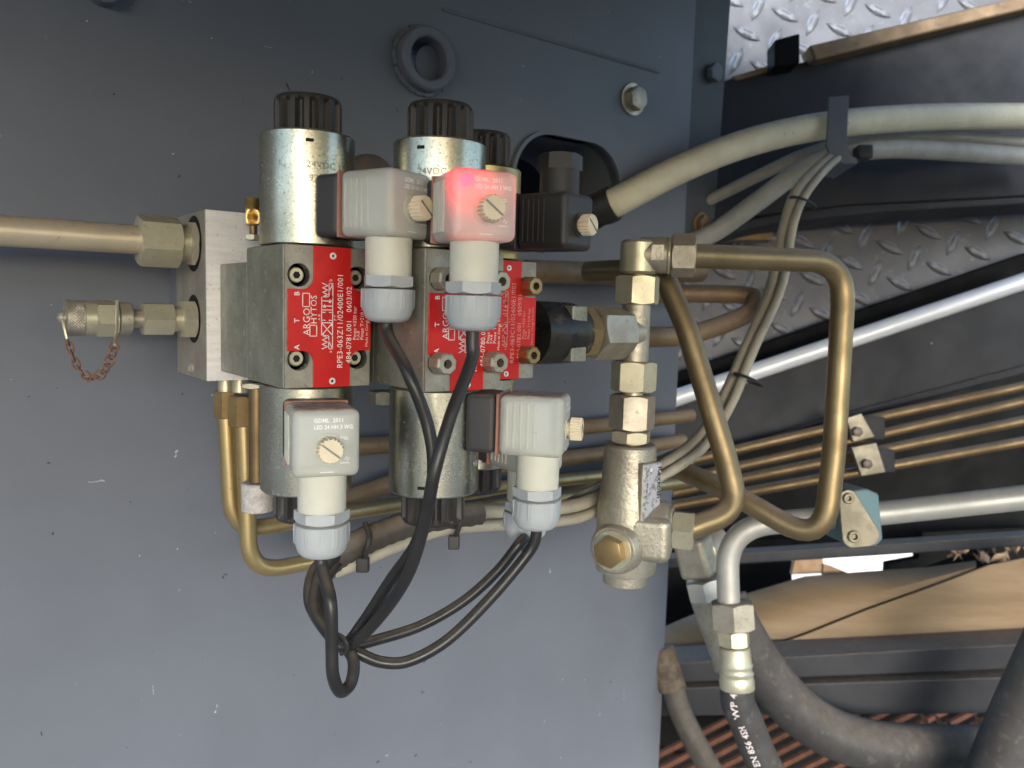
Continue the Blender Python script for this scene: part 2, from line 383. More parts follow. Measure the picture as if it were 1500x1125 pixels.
M['tan'] = mat('dusty tan sheet', (.25, .168, .09), (.19, .126, .066), 10, rough=.5, rough2=.65, bump=.15, spec=.4, stretch=(.6, .6, 5), speck=((.24, .15, .08), 70, .68, .5),
    streak=[((.06, .04, .03), 14, .07, .3, (1, 1, 1)), ((.6, .5, .38), 20, .05, .2, (1, 1, 1))])
M['mud'] = mat('dried mud on steel', (.19, .14, .09), (.08, .06, .045), 90, rough=.7, bump=.8, bsc=200)
M['silver'] = mat('rubbed pale edge', (.86, .87, .90), (.80, .81, .84), 20, rough=.3, metal=.2, streak=[((.35, .2, .1), 16, .12, .2, (1, 1, 1))])
M['teal'] = mat('teal clamp plastic', (.10, .22, .25), (.14, .20, .22), 40, rough=.5, dust=(DUST, .5, 1, .7))
M['clampzinc'] = mat('zinc clamp plate', (.24, .22, .165), (.17, .155, .115), 50, metal=.6, rough=.4, rough2=.52, speck=((.26, .21, .15), 200, .63, .6))
M['oily'] = mat('oily black steel', (.012, .011, .010), (.03, .026, .02), 60, rough=.22, rough2=.5, bump=.3, speck=((.10, .08, .06), 90, .6, .5))
M['dark'] = mat('hole shade and dark print', (.012, .012, .012), rough=.7)  # flat near-black, hole and recess shade as colour; also lettering
M['label'] = mat('worn foil label', (.62, .62, .66), (.52, .52, .55), 60, metal=.4, rough=.4, speck=((.18, .17, .19), 300, .52, .8))
M['knurl'] = mat('knurled brass', (.60, .42, .16), (.46, .31, .12), 50, metal=.9, rough=.32)
M['knurl_white'] = mat('corroded white knurl', (.66, .63, .60), (.36, .33, .30), 300, metal=.2, rough=.5, contrast=.2, bump=.3)
M['knurl_grey'] = mat('knurled zinc', (.52, .47, .39), (.42, .37, .3), 60, metal=.8, rough=.38, dust=(DUST, .4, 1, .7))
M['ground'] = mat('pale dry ground', (.23, .225, .21), (.18, .175, .16), 3, rough=.9, bump=.3, bsc=30)
M['board'] = mat('white daylight board', (.82, .82, .80), (.76, .76, .74), 3, rough=.7)
M['leaf'] = mat('dry leaf litter', (.34, .20, .11), (.5, .36, .24), 30, rough=.8)

# ------------------------------------------------------------------ setting
YW = .575                                    # plane of the mounting wall
g = MB().box((-900, -900, -.05), (900, 900, 0)); struct(g.build('ground', M['ground'], smooth=False))
# unseen overhang and front lip, added and sized to shade the upper wall
g = MB().box((-.80, -.85, CZ + .42), (.84, .60, CZ + .44)).box((-.80, -.87, CZ + .19), (.84, -.8505, CZ + .44)); struct(g.build('shade_deck', M['beam'], smooth=False))
XE = .648
g = MB().box((-.9, YW, CZ - .75), (XE, YW + .010, CZ + .398))
wall = struct(g.build('wall', M['wall'], smooth=False))
bc = at(619, 90, Y=YW)                       # welded boss
p_r, p_t, p_b = at(906, 272, Y=YW), at(820, 201, Y=YW), at(880, 340, Y=YW)
sr = .5 * (p_t.z - p_b.z); sz = .5 * (p_t.z + p_b.z)
def oval(rr, y):
    out = []
    for (cx_, a0) in ((p_r.x - sr, -90), (at(752, 240, Y=YW).x + sr, 90)):
        for i in range(17):
            a = R(a0 + 180 * i / 16); out.append(V((cx_ + rr * math.cos(a), y, sz + rr * math.sin(a))))
    return out
c1 = MB().prism(oval(sr, YW - .03), EY * .08)
c2 = MB().cyl(bc - EY * .03, EY, 0, .06, pxl(30, bc), 40)
carve(wall, [c1, c2])
g = MB(); o1, o2 = oval(sr + .0035, 0), oval(sr, 0); n = len(o1)
vs = [p + EY * (YW - .004) for p in o1] + [p + EY * (YW - .004) for p in o2] + [p + EY * (YW + .11) for p in o2] + [p + EY * (YW + .11) for p in o1]
fs = []
for k in range(4):
    for i in range(n):
        fs.append((k * n + i, k * n + (i + 1) % n, ((k + 1) % 4) * n + (i + 1) % n, ((k + 1) % 4) * n + i))
g.add(vs, fs); g.build('slot_sleeve', M['wall'], wall)
g = MB().ring(bc, EY, -.012, .03, pxl(30, bc), pxl(45, bc), 48, .0015); boss = g.build('welded_boss', M['wall'], wall)
g = MB().cyl(bc + EX * .010, EY, .002, .03, pxl(28, bc), 40); g.build('boss_plug', M['wall'], wall)
random.seed(3)
for i in range(46):                          # weld bead round the boss, proud beads
    a = 2 * PI * i / 46 + random.uniform(-.04, .04); rr = pxl(46.5, bc)
    c = bc + V((math.cos(a) * rr, -.0015, math.sin(a) * rr))
    g = MB().loft(c, EY, [(-.0018, .0008), (-.001, .0024), (.001, .0028)], 8)
    if i == 0: wb = g
    else: wb.add(g.v, g.f)
wb.build('weld_bead', M['wall'], wall)
p0, p1 = at(648, 14, Y=YW), at(964, 106, Y=YW)
g = MB().tube([p0 - EY * .0002, (p0 + p1) / 2 - EY * .0002, p1 - EY * .0002], .0016, 8); g.build('weld_seam', M['wall'], wall)
b2 = at(150, -14, Y=YW)
MB().ring(b2, EY, -.012, .002, pxl(14, b2), pxl(24, b2), 32, .001).build('welded_boss', M['wall'], wall)
# flange of the next frame member, standing behind the wall's free edge
YF = YW + .022
g = MB().prism([at(985, 345, Y=YF), at(1012, 345, Y=YF), at(1030, 330, Y=YF), at(1047, 322, Y=YF), at(1074, -40, Y=YF), at(990, -40, Y=YF)], EY * .02); g.build('edge_flange', M['flange'], wall, bev=.0015)
# near-black sheet added to give the slot a shaded inside
g = MB().box((.30, .735, CZ + .02), (.98, .75, sz + .075)); g.build('rear_shade_plate', M['shadow_beam'], wall)

def bolt(px, py, Y, af, lab, mt, washer=True):
    p = at(px, py, Y=Y); a = pxl(af, p)
    t = thing('hex_bolt', lab, 'bolt', p)
    if washer: MB().cyl(p, -EY, 0, .0022, a * .78, 36).build('washer', mt, t)
    MB().hex(p, -EY, .0022, .0022 + a * .42, a, .2).build('bolt_head', mt, t)
bolt(926, 146, YW, 30, 'hex bolt with broad washer on dark wall below end of weld seam', M['fit_grey'])
bolt(1041, 108, YF, 24, 'small grey painted bolt on the folded edge of wall', M['wall'], False)
bolt(1026, 328, YF, 22, 'brownish bolt low on wall edge beside loose grey cables', M['brown'])

# ------------------------------------------------------------------ manifold
MX, MZT, MZB, MYF, MYB = .1319, CZ + .0503, CZ - .0483, .4752, .5404
man = thing('manifold_block', 'drilled aluminium manifold block bolted behind the three red plated valves', 'manifold', V((.22, .51, MZB)))
g = MB().box((MX, MYF, MZB), (.312, MYB, MZT)); mb_ = g.build('block', M['alu_side'], man, bev=.0006)
g = MB().box((MX + .0003, MYF - .0012, MZB + .0003), (.3117, MYF - .0001, MZT - .0003)); g.build('front_face', M['alu'], man)
for (px, py, rr) in ((281, 539, 9),):
    p = at(px, py, X=MX); MB().ring(p, -EX, -.001, .0012, .0030, .0042, 24).build('plug_hole', M['alu_side'], man)
    MB().cyl(p, -EX, .0002, .0006, .0030, 24, .0001).build('plug', M['fit'], man)
for (px, py) in ((284, 357), (284, 467)):
    p = at(px, py, X=MX); MB().cyl(p, -EX, .0001, .0004, .0165 if py < 400 else .0145, 36, .0001).build('spot_face_shade', M['dark'], man)
g = MB().box((MX + .004, MYB, CZ - .02), (MX + .05, YW - .0002, CZ + .03)); g.build('standoff_bracket', M['wall'], man, bev=.001)
g = MB().box((.25, MYB, CZ - .02), (.30, YW - .0002, CZ + .03)); g.build('standoff_bracket', M['wall'], man, bev=.001)

# supply pipe screwed into the left face of the block
p = at(286, 357, X=MX); ax = -EX
tp = lambda x: tfor(p, ax, px=x)
t = thing('supply_pipe', 'thick pale steel pipe with large union nut entering the manifold block', 'pipe', p)
MB().tube([p + ax * tp(215), p + ax * tp(100), p + ax * .5], pxl(21.5, p + ax * tp(150)), 28).build('pipe', M['tube_pale'], t)
af = pxl(76, p + ax * tp(232)) * .88
MB().hex(p, ax, tp(262), tp(201), af, R(10)).build('union_nut', M['fit'], t)
MB().cyl(p, ax, tp(276), tp(258), af * .40, 32).build('union_collar', M['fit'], t)
MB().hex(p, ax, .0005, tp(274), af * .93, R(25)).build('union_body', M['fit'], t)

# test coupling with dust cap and chain
p = at(286, 468, X=MX); tp = lambda x: tfor(p, ax, px=x)
t = thing('test_coupling', 'zinc test coupling with knurled screw cap on manifold side', 'coupling', p)
k = dep(p + ax * tp(180)) / F
MB().hex(p, ax, .0005, tp(264), 54 * k, R(32)).build('union_body', M['fit'], t)
MB().cyl(p, ax, tp(266), tp(250), 19 * k, 28).build('union_collar', M['fit'], t)
MB().hex(p, ax, tp(253), tp(207), 45 * k, R(28)).build('union_nut', M['fit'], t)
MB().cyl(p, ax, tp(210), tp(188), 13.5 * k, 24).build('stem', M['fit_grey'], t)
MB().cyl(p, ax, tp(193), tp(171), 24 * k, 32, .001).build('collar', M['fit_grey'], t)
MB().ring(p, ax, tp(171), tp(168), 14 * k, 26 * k, 32, .0001).build('chain_ring', M['fit'], t)
MB().hex(p, ax, tp(168), tp(139), 47 * k, R(15)).build('hex_section', M['fit'], t)
MB().cyl(p, ax, tp(140), tp(122), 24 * k, 32).build('cap_band', M['fit'], t)
MB().knurl(p, ax, tp(123), tp(95), 25.5 * k, 18).build('knurled_cap', M['knurl_grey'], t)
MB().loft(p, ax, [(tp(96), 9 * k), (tp(90), 9 * k), (tp(85), 6 * k), (tp(83), 2 * k)], 20).build('cap_tip', M['fit_grey'], t)
pa, pb = at(92, 470, d=dep(p + ax * tp(92)) - .004), at(170, 488, d=dep(p + ax * tp(170)) - .005)
ch = thing('rusty_chain', 'short rusty link chain hanging in a loop from the test coupling', 'chain', at(130, 556, d=dep(pa)))
cd_ = dep(pa)
MB().tube([pa, at(94, 480, d=cd_ - .001), at(98, 496, d=cd_)], .0008, 8).build('wire_hook', M['fit'], ch)
MB().tube([at(172, 440, d=cd_ + .003), pb, at(168, 505, d=cd_ + .002)], .0008, 8).build('wire_hook', M['fit'], ch)
cp = catmull([at(x, y, d=cd_ + .004) for x, y in ((97, 492), (104, 515), (112, 535), (124, 551), (136, 556), (150, 547), (160, 530), (166, 513), (169, 500))], 14)
lens_ = [0]
for i in range(1, len(cp)): lens_.append(lens_[-1] + (cp[i] - cp[i - 1]).length)
N = 12; LL = lens_[-1] / N
for i in range(N):
    s0, s1 = max(0, (i - .22) * LL), min(lens_[-1], (i + 1.22) * LL)
    def pt(s_):
        for j in range(1, len(cp)):
            if lens_[j] >= s_: 
                f_ = (s_ - lens_[j - 1]) / max(1e-9, lens_[j] - lens_[j - 1]); return cp[j - 1].lerp(cp[j], f_)
        return cp[-1]
    a, b = pt(s0), pt(s1); dr = (b - a); h = dr.length / 2; c = (a + b) / 2; dr.normalize()
    side = dr.cross(FW).normalized(); nor = dr.cross(side)
    sd = (side * (.95 if i % 2 else .35) + nor * (.3 if i % 2 else .94)).normalized()
    loop = []
    for j in range(15):
        q = 2 * PI * j / 14; loop.append(c + dr * (math.cos(q) * h) + sd * (math.sin(q) * .0024))
    MB().tube(loop, .00058, 7).build('chain_link', M['rust'], ch)

# ------------------------------------------------------------------ valves
BW, BZ0, BZ1 = .046, CZ - .0430, CZ + .0271
def cross_plate(x0, yf):
    pts = []
    X = lambda a: x0 + a
    zl, zh = BZ0 + .0186, BZ1 - .0215
    xa, xb, na, nb = .0016, .0455, .0147, .0342
    r_ = .0058
    def arc(cx_, cz_, a0, a1):
        return [V((cx_ + r_ * math.cos(R(a0 + (a1 - a0) * i / 6)), yf, cz_ + r_ * math.sin(R(a0 + (a1 - a0) * i / 6)))) for i in range(7)]
    pts += [V((X(na), yf, BZ0 + .0004)), V((X(nb), yf, BZ0 + .0004))]
    pts += arc(X(nb) + r_, zl - r_, 180, 90)
    pts += [V((X(xb), yf, zl)), V((X(xb), yf, zh))]
    pts += arc(X(nb) + r_, zh + r_, 270, 180)
    pts += [V((X(nb), yf, BZ1 - .0004)), V((X(na), yf, BZ1 - .0004))]
    pts += arc(X(na) - r_, zh + r_, 0, -90)
    pts += [V((X(xa), yf, zh)), V((X(xa), yf, zl))]
    pts += arc(X(na) - r_, zl - r_, 90, 0)
    return pts
def flutes(r_, n, dp):
    return lambda a: r_ - dp * min(1, max(0, (math.cos(n * a) + .45) / 1.2)) ** .55
def valve(x0, yf, lab, kind, code, am0, coil_mat, zt, zb, cap_top, cap_bot, plate_print, cr, ydeep):
    xc, yc = x0 + BW / 2, yf + .0275
    t = thing('directional_valve', lab, 'valve', V((xc, yc, BZ0)), 'solenoid directional valves on the manifold')
    body = MB().box((x0, yf + .0012, BZ0), (x0 + BW, yf + .0545, BZ1)).build('body', M['cast'], t, bev=.0012)
    face = MB().box((x0 + .0006, yf, BZ0 + .0006), (x0 + BW - .0006, yf + .012, BZ1 - .0006)).build('front_face', M['cast_face'], t)
    spots = [(a, b) for a in (.0075, .0385) for b in (BZ0 + .0147, BZ1 - .0148)]
    cut = [MB().loft(V((x0 + a, yf - .004, b)), EY, [(0, .0057), (.0105, .0057)], 28) for a, b in spots]
    carve(face, cut); carve(body, cut)
    if ydeep > yf + .056:
        MB().box((x0 + .0003, yf + .0547, BZ0 + .0005), (x0 + BW - .0002, ydeep - .0013, BZ1 - (.0075 if kind == 'screw' else .003))).build('sandwich_module', M['cast'], t, bev=.001)
    pl = MB().prism(cross_plate(x0, yf - .0009), EY * .0008).build('name_plate', M['red'], t, bev=.0002)
    for zz in (BZ0 + .0035, BZ1 - .0048):
        q = V((x0 + .0245, yf - .0009, zz))
        MB().ring(q, -EY, 0, .0007, .0007, .0017, 20, .0002).build('rivet', M['alu'], t)
        MB().cyl(q, -EY, .0000, .0001, .0007, 14, .00001).build('rivet_hole_shade', M['dark'], t)
    # printing, reading upwards
    def put(s_, u, z, size, sx=1.0, mt=None, nm='plate_lettering', align='LEFT', bold=0.0):
        text(nm, s_, size, mt or plate_print, pl, lambda a, b: V((x0 + u - b, yf - .00097, z + a)), align, sx=sx, bold=bold)
    for s_, z in (('A', .0205), ('T', .0335), ('B', .0465)): put(s_, .0074, BZ0 + z - .0012, .0036, bold=.00008)
    put('ARGO', .0128, BZ0 + .0262, .0050, .92); put('HYTOS', .0163, BZ0 + .0318, .0046, .92)
    def line(mb, a, b, wd=.00022):
        a, b = V((x0 + a[0], yf - .00097, BZ0 + a[1])), V((x0 + b[0], yf - .00097, BZ0 + b[1]))
        d_ = (b - a).normalized(); n_ = d_.cross(EY); mb.obox((a + b) / 2, d_, n_, EY, (b - a).length / 2 + wd, wd, .00003)
    def rect(mb, a0, z0, a1, z1):
        for q in (((a0, z0), (a1, z0)), ((a1, z0), (a1, z1)), ((a1, z1), (a0, z1)), ((a0, z1), (a0, z0))): line(mb, *q)
    lg = MB(); rect(lg, .0091, .0402, .0126, .0466); rect(lg, .0128, .0259, .0163, .0312); lg.build('plate_logo', plate_print, pl)
    sy = MB()
    rect(sy, .0188, .0262, .0246, .0452); line(sy, (.0188, .0325), (.0246, .0325)); line(sy, (.0188, .0388), (.0246, .0388))
    line(sy, (.0192, .0266), (.0242, .0321)); line(sy, (.0242, .0266), (.0192, .0321))
    line(sy, (.0188, .0407), (.0246, .0407)); line(sy, (.0188, .0432), (.0246, .0432))
    for a, z in ((.0203, .0408), (.0231, .0432), (.0196, .0270), (.0240, .0318)):
        sy.prism([V((x0 + a - .0007, yf - .00098, BZ0 + z - .0009)), V((x0 + a + .0007, yf - .00098, BZ0 + z - .0009)), V((x0 + a, yf - .00098, BZ0 + z + .001))], EY * .00003)
    for z0, z1 in ((.0262, .0196), (.0452, .0518)):
        q = [(.0192 + (.0028 if i % 2 else 0), z0 + (z1 - z0) * i / 6) for i in range(7)]
        for i in range(6): line(sy, q[i], q[i + 1])
        rect(sy, .0226, z0, .0246, z1); line(sy, (.0226, z0 * .6 + z1 * .4), (.0246, z1))
    for z in (.0337, .0376): line(sy, (.0194, z), (.0206, z)); line(sy, (.0228, z), (.0240, z))
    sy.build('plate_symbol', plate_print, pl)
    put('a', .0242, BZ0 + .0176, .0024); put('b', .0242, BZ0 + .0528, .0024)
    put('A B', .0182, BZ0 + .0336, .0019); put('P T', .0266, BZ0 + .0336, .0019)
    put(code[0], .0300, BZ0 + .0098, .0042, .96); put(code[1], .0347, BZ0 + .0122, .0040, .94); put(code[2], .0347, BZ0 + .0378, .0040, .94)
    put('Pmax =320 bar', .0374, BZ0 + .0240, .0026); put('P,A,B', .0391, BZ0 + .0240, .0020)
    put('Pmax T=210 bar', .0414, BZ0 + .0240, .0026); put('Made in Czech Republic', .0437, BZ0 + .0205, .0019, 1.15)
    put('P', .0452, BZ0 + .0325, .0026)
    # fixings
    for a, b in spots:
        q = V((x0 + a, yf, b))
        if kind == 'screw':
            s_ = MB().loft(q, EY, [(.0028, .0022), (.0028, .0033), (.0034, .0038), (.0064, .0038)], 28).build('socket_screw', M['fit'], t)
            MB().loft(q, EY, [(.0027, .0019), (.0029, .0019)], 6).build('hex_socket_shade', M['dark'], s_)
        else:
            mt = M['fit_grey'] if kind == 'nut' else M['fit_gold']
            s_ = MB().loft(q, -EY, [(.0, .0056), (.0016, .0057), (.0085, .0056), (.0095, .0048), (.0095, .0024), (.004, .0024)], 8, ph=.3, cap=False).build('stud_nut', mt, t)
            MB().cyl(q, -EY, .003, .0045, .0024, 14, .0001).build('stud_end', M['dark'], s_)
    # coils and their fluted nuts
    for sgn, z0, z1, zc in ((1, BZ1, zt, cap_top), (-1, BZ0, zb, cap_bot)):
        q = V((xc, yc, z0)); L_ = abs(z1 - z0); ax_ = EZ * sgn
        co = MB().loft(q, ax_, [(.0006, cr - .004), (.0006, cr - .0005), (.0012, cr), (L_ - .0012, cr), (L_ - .0003, cr - .0008), (L_, cr - .002)], 72).build('solenoid_coil', coil_mat[0 if sgn > 0 else 1], t)
        rc = cr * .715; H = abs(zc - z1)
        MB().loft(q, ax_, [(L_, rc * .9), (L_ + .0004, flutes(rc, 15, .0)), (L_ + .0012, flutes(rc, 15, .0031)), (L_ + H - .0036, flutes(rc, 15, .0031)),
            (L_ + H - .0026, flutes(rc * .99, 15, .0012)), (L_ + H - .0018, flutes(rc * .97, 15, .0)), (L_ + H - .0003, rc * .92), (L_ + H, rc * .88)], 180).build('fluted_coil_nut', M['blackp'], t)
        zs = z0 + sgn * (L_ - .006)
        for am in (am0 + 12 if sgn < 0 else am0 + 4,):
            d_ = V((math.cos(R(am)), math.sin(R(am)), 0)); u_ = V((-d_.y, d_.x, 0))
            MB().obox(V((xc, yc, zs)) + d_ * cr, u_, EZ, d_, .0019, .0008, .0002).build('coil_notch_shade', M['dark'], co)
        if sgn > 0:
            def wrap(a_mid, zc_):
                return lambda a, b: V((xc + (cr + .0001) * math.cos(R(a_mid) + a / cr), yc + (cr + .0001) * math.sin(R(a_mid) + a / cr), zc_ + b))
            text('coil_lettering', '24VDC 100%ED 1.29A', .0047, M['stamp'], co, wrap(am0, zs - .0130))
            text('coil_lettering', '936-0101', .0047, M['stamp'], co, wrap(am0 + 3, zs - .0195))
        else:
            text('coil_lettering', '936-0101', .0042, M['print'], co, lambda a, b: V((xc + (cr + .0001) * math.cos(R(-62) + a / cr), yc + (cr + .0001) * math.sin(R(-62) + a / cr), zs + .009 + b)))
    return (xc, yc, cr)
def zrow(xc, yc, rr, py):      # height at which the near side of a coil meets a pixel row
    v = V((xc, yc, CZ)); h = (V((0, 0, CZ)) - v); h.z = 0; h.normalize(); q = v + h * rr
    return CZ + tfor(q, EZ, py=py)
V1 = (.1393, .3719); V2 = (.1945, .333); V3 = (.2508, .3775)
CR = .0238
def rows(v, a, b, c, d_):
    xc, yc = v[0] + BW / 2, v[1] + .0275
    return dict(zt=zrow(xc, yc, CR, a), zb=zrow(xc, yc, CR, b), cap_top=zrow(xc, yc, CR * .7, c), cap_bot=zrow(xc, yc, CR * .7, d_))
A1 = valve(*V1, 'red plated valve whose plate is fully visible, fixed by socket screws', 'screw', ('RPE3-063Z11/02400E1/001', '484-0781.001', '0603/02'), -114, (M['zinc'], M['zinc']),
    plate_print=M['print'], cr=CR, ydeep=MYF, **rows(V1, 186, 731, 133, 770))
A2 = valve(*V2, 'red plated valve standing furthest forward, fixed by grey stud nuts', 'nut', ('RPE3-063Y11/02400E1/001', '484-0780.001', '0509/01'), -148, (M['zinc'], M['zinc']),
    plate_print=M['print'], cr=CR, ydeep=MYF, **rows(V2, 197, 733, 143, 775))
A3 = valve(*V3, 'red plated valve with brassy stud nuts, partly hidden behind its neighbour', 'nutg', ('RPE3-063C11/02400E1/001', '484-0782.001', '0509/01'), -120, (M['zinc_yel'], M['zinc']),
    plate_print=M['print_dim'], cr=CR, ydeep=MYF, **rows(V3, 238, 690, 188, 727))

# ------------------------------------------------------------------ plug connectors on the coils
def connector(A, py, phi, lab, kind='clear', led=False, up=False, out=0.0, glen=1.0):
    xc, yc, cr = A; phi = R(phi)
    o = V((math.sin(phi), -math.cos(phi), 0)); sd = V((math.cos(phi), math.sin(phi), 0))
    zc = zrow(xc, yc, .05, py); c0 = V((xc, yc, zc))
    P = lambda a, b, c: c0 + sd * a + o * b + EZ * c
    HW, HH = .0150, .0155
    b0, b1 = cr - .0035, cr + .0125 + out; g0, g1 = b1, b1 + .0016; h0, h1 = g1, g1 + .033
    black = kind == 'black'
    mh = M['blackp'] if black else M['clear']
    t = thing('plug_connector', lab, 'connector', c0, 'plug connectors on the solenoid coils')
    MB().rbox(P(0, (b0 + b1) / 2, 0), sd, o, EZ, HW - .0004, (b1 - b0) / 2 - .0001, HH - .0004, .003, 3).build('base', M['basep'], t)
    MB().rbox(P(0, (g0 + g1) / 2, 0), sd, o, EZ, HW + .0002, (g1 - g0) / 2 - .0001, HH + .0002, .0007, 2).build('gasket', M['blackp'] if black else M['gasket'], t)
    hs = MB().rbox(P(0, (h0 + h1) / 2, 0), sd, o, EZ, HW, (h1 - h0) / 2 - .0001, HH, .0036, 4).build('housing', mh, t)
    for s_ in (-1, 1):
        for i in range(5):
            bb = h0 + .0045 + i * .0035
            MB().rbox(P(s_ * HW, bb, .0), sd, o, EZ, .0007, .0007, HH - .0040, .0002, 1).build('grip_rib', mh, hs)
    if not black:
        MB().rbox(P(0, h0 + .0140, .0002), sd, o, EZ, HW - .0032, .0120, HH - .0036, .0015, 2).build('contact_block', M['inner'], t)
        if led:
            MB().loft(P(-.0080, h1 - .0040, .0108), o, [(-.004, .0003), (-.0035, .0022), (.0010, .0025), (.0024, .0016), (.0028, .0003)], 16).build('indicator_lamp', M['led'], t)
        # print on the front face
        fy = h1 + .00003
        put = lambda s_, x, z, sz_, sx=1.0, bold=.00005: text('housing_print', s_, sz_, M['print_white'], hs, lambda a, b: P(x + a, fy, z + b), sx=sx, bold=bold)
        put('GDML  2011', -.0058, .0098, .0026, .92, .00008); put('LED 24 HH 3 WG', -.0058, .0068, .0026, .84, .00008)
        ln = MB()
        for (x0_, z0_, x1_, z1_) in ((.0066, .0028, .0092, .0028), (.0076, .0020, .0096, .0020), (.0062, .0038, .0062, .0012), (.0080, -.0072, .0090, -.0058), (.0090, -.0078, .0100, -.0064), (.0058, -.0088, .0100, -.0088), (-.003, -.0128, .003, -.0128)):
            a_, b_ = P(x0_, fy, z0_), P(x1_, fy, z1_); d_ = (b_ - a_).normalized(); ln.obox((a_ + b_) / 2, d_, d_.cross(o), o, (b_ - a_).length / 2, .00017, .00003)
        ln.build('housing_print', M['print_white'], hs)
    # round flat for the screw
    kz = -.0020
    q = P(.0006, h1, kz)
    MB().ring(q, o, -.0002, .0004, .0050, .0070, 32, .0001).build('screw_seat', mh, hs)
    MB().cyl(q, o, -.001, .0026, .0040, 24).build('screw_shank', M['cream'], t)
    rk = .0059
    kn = MB().loft(q, o, [(.0018, rk * .8), (.0020, flutes(rk, 20, .0006)), (.0072, flutes(rk, 20, .0009)), (.0078, flutes(rk * .97, 20, .0007)), (.0081, rk * .86)], 160).build('fixing_screw', M['cream'], t)
    ang = R(-38); u_ = sd * math.cos(ang) + EZ * math.sin(ang)
    MB().obox(q + o * .0082, u_, u_.cross(o), o, rk * .84, .00042, .0002).build('screw_slot', M['stamp'], kn)
    # cable outlet
    vd = EZ if up else -EZ
    nb = h0 + .0185
    e0 = P(0, nb, 0)
    rn = .0112
    MB().loft(e0, vd, [(HH - .004, rn * 1.0), (HH - .0008, rn * 1.02), (HH + .001, rn), (HH + .0180 * glen, rn * .99), (HH + .0185 * glen, rn * .93)], 40).build('neck', mh if black else M['neck'], t)
    z1 = HH + .0180 * glen
    if black:
        MB().hex(e0, vd, z1, z1 + .009, .0215, R(20), ch0=False).build('gland_nut', mh, t)
        return e0 + vd * (z1 + .009), o, vd
    MB().hex(e0, vd, z1, z1 + .0055, .0222, R(12) - phi, ch0=False).build('gland_ring', M['gland'], t)
    gr = .0124
    lob = lambda k: (lambda a: gr * k * (1 + .05 * max(0, min(1, (math.cos(6 * a + .6) - .80) / .08)) - .02 * max(0, min(1, (math.cos(12 * a + 1.2) - .94) / .03))))
    MB().loft(e0, vd, [(z1 + .0060, lob(.93)), (z1 + .0064, lob(1.0)), (z1 + .0148, lob(1.0)), (z1 + .0162, gr * .97), (z1 + .0192, gr * .90), (z1 + .0212, gr * .76), (z1 + .0222, gr * .5), (z1 + .0222, gr * .32)], 144).build('gland_dome', M['gland'], t)
    return e0 + vd * (z1 + .0215), o, vd
C1 = connector(A1, 291, 20, 'unlit milky connector with ribbed side, on the upper coil of the socket-screwed valve')
C2 = connector(A2, 304, -14, 'milky connector glowing red from its lit indicator lamp', led=True)
C3 = connector(A1, 640, -15, 'milky connector with dusty top on the lower coil of the socket-screwed valve')
C4 = connector(A2, 633, 42, 'milky connector seen side on, cream screw sticking out toward check valve')
C5 = connector(A3, 318, 17, 'black plug connector with its cable outlet pointing upward', 'black', up=True, glen=.72)
C6 = connector(A3, 646, -2, 'milky connector mostly hidden behind the side-on connector')

# ------------------------------------------------------------------ black cables
def P(x, y, d): return at(x, y, d=d)
def cable(name, pts, r_, mt, lab, cat, group=None, n=14, k=8):
    return tag(MB().tube(catmull(pts, k), r_, n).build(name, mt), lab, cat, group)
CB = .0030
tie = .398
def start(Cn): return [Cn[0] - Cn[2] * .006, Cn[0] + Cn[2] * .006]
cable('black_cable', start(C1) + [P(597, 545, .372), P(627, 625, .375), P(634, 700, .375), P(612, 790, .382), P(572, 850, .39), P(530, 915, tie), P(503, 945, tie), P(478, 925, tie + .006), P(453, 880, tie + .02), P(462, 832, tie + .04), P(500, 806, tie + .06)], CB, M['rubber'],
      'black cable leaving the unlit upper connector, passing behind its crossing neighbour', 'cable', 'black connector cables')
cable('black_cable', start(C2) + [P(690, 530, .366), P(660, 610, .358), P(637, 690, .354), P(623, 760, .36), P(598, 840, .372), P(555, 905, .386), P(508, 947, tie - .004), P(482, 930, tie - .002), P(460, 890, tie + .014), P(470, 840, tie + .035), P(505, 803, tie + .06)], CB, M['rubber'],
      'black cable from the red glowing connector crossing in front of the lower coil', 'cable', 'black connector cables')
cable('black_cable', start(C3) + [P(484, 880, .364), P(486, 950, .366), P(488, 990, .368), P(499, 1013, .374), P(514, 1000, .384), P(518, 970, .39), P(508, 950, tie), P(490, 935, tie + .012), P(472, 900, tie + .025), P(478, 850, tie + .04), P(510, 806, tie + .065)], CB, M['rubber'],
      'black cable hanging straight down and turning back in a tight loop', 'cable', 'black connector cables')
cable('black_cable', start(C4) + [P(770, 815, .418), P(715, 880, .414), P(655, 938, .408), P(600, 968, .404), P(560, 970, .402), P(528, 958, .400), P(500, 943, tie + .002), P(472, 915, tie + .012), P(458, 868, tie + .026), P(475, 825, tie + .045), P(515, 802, tie + .065)], CB, M['rubber'],
      'lowest black cable sagging from the side-on connector to the bundle', 'cable', 'black connector cables')
cable('black_cable', start(C6) + [P(766, 790, .432), P(730, 835, .43), P(680, 880, .425), P(620, 915, .418), P(560, 935, .41), P(510, 945, tie + .004), P(485, 925, tie + .014), P(466, 880, tie + .03), P(482, 832, tie + .05), P(520, 800, tie + .07)], CB * .95, M['rubber'],
      'black cable running just above the lowest sagging one to the bundle', 'cable', 'black connector cables')
cable('cable_tie', [P(497, 930, tie - .006), P(506, 938, tie - .010), P(509, 952, tie - .008), P(500, 958, tie - .002)], .0011, M['blackp'], 'thin black tie drawn round the meeting point of black cables', 'cable tie', n=8)

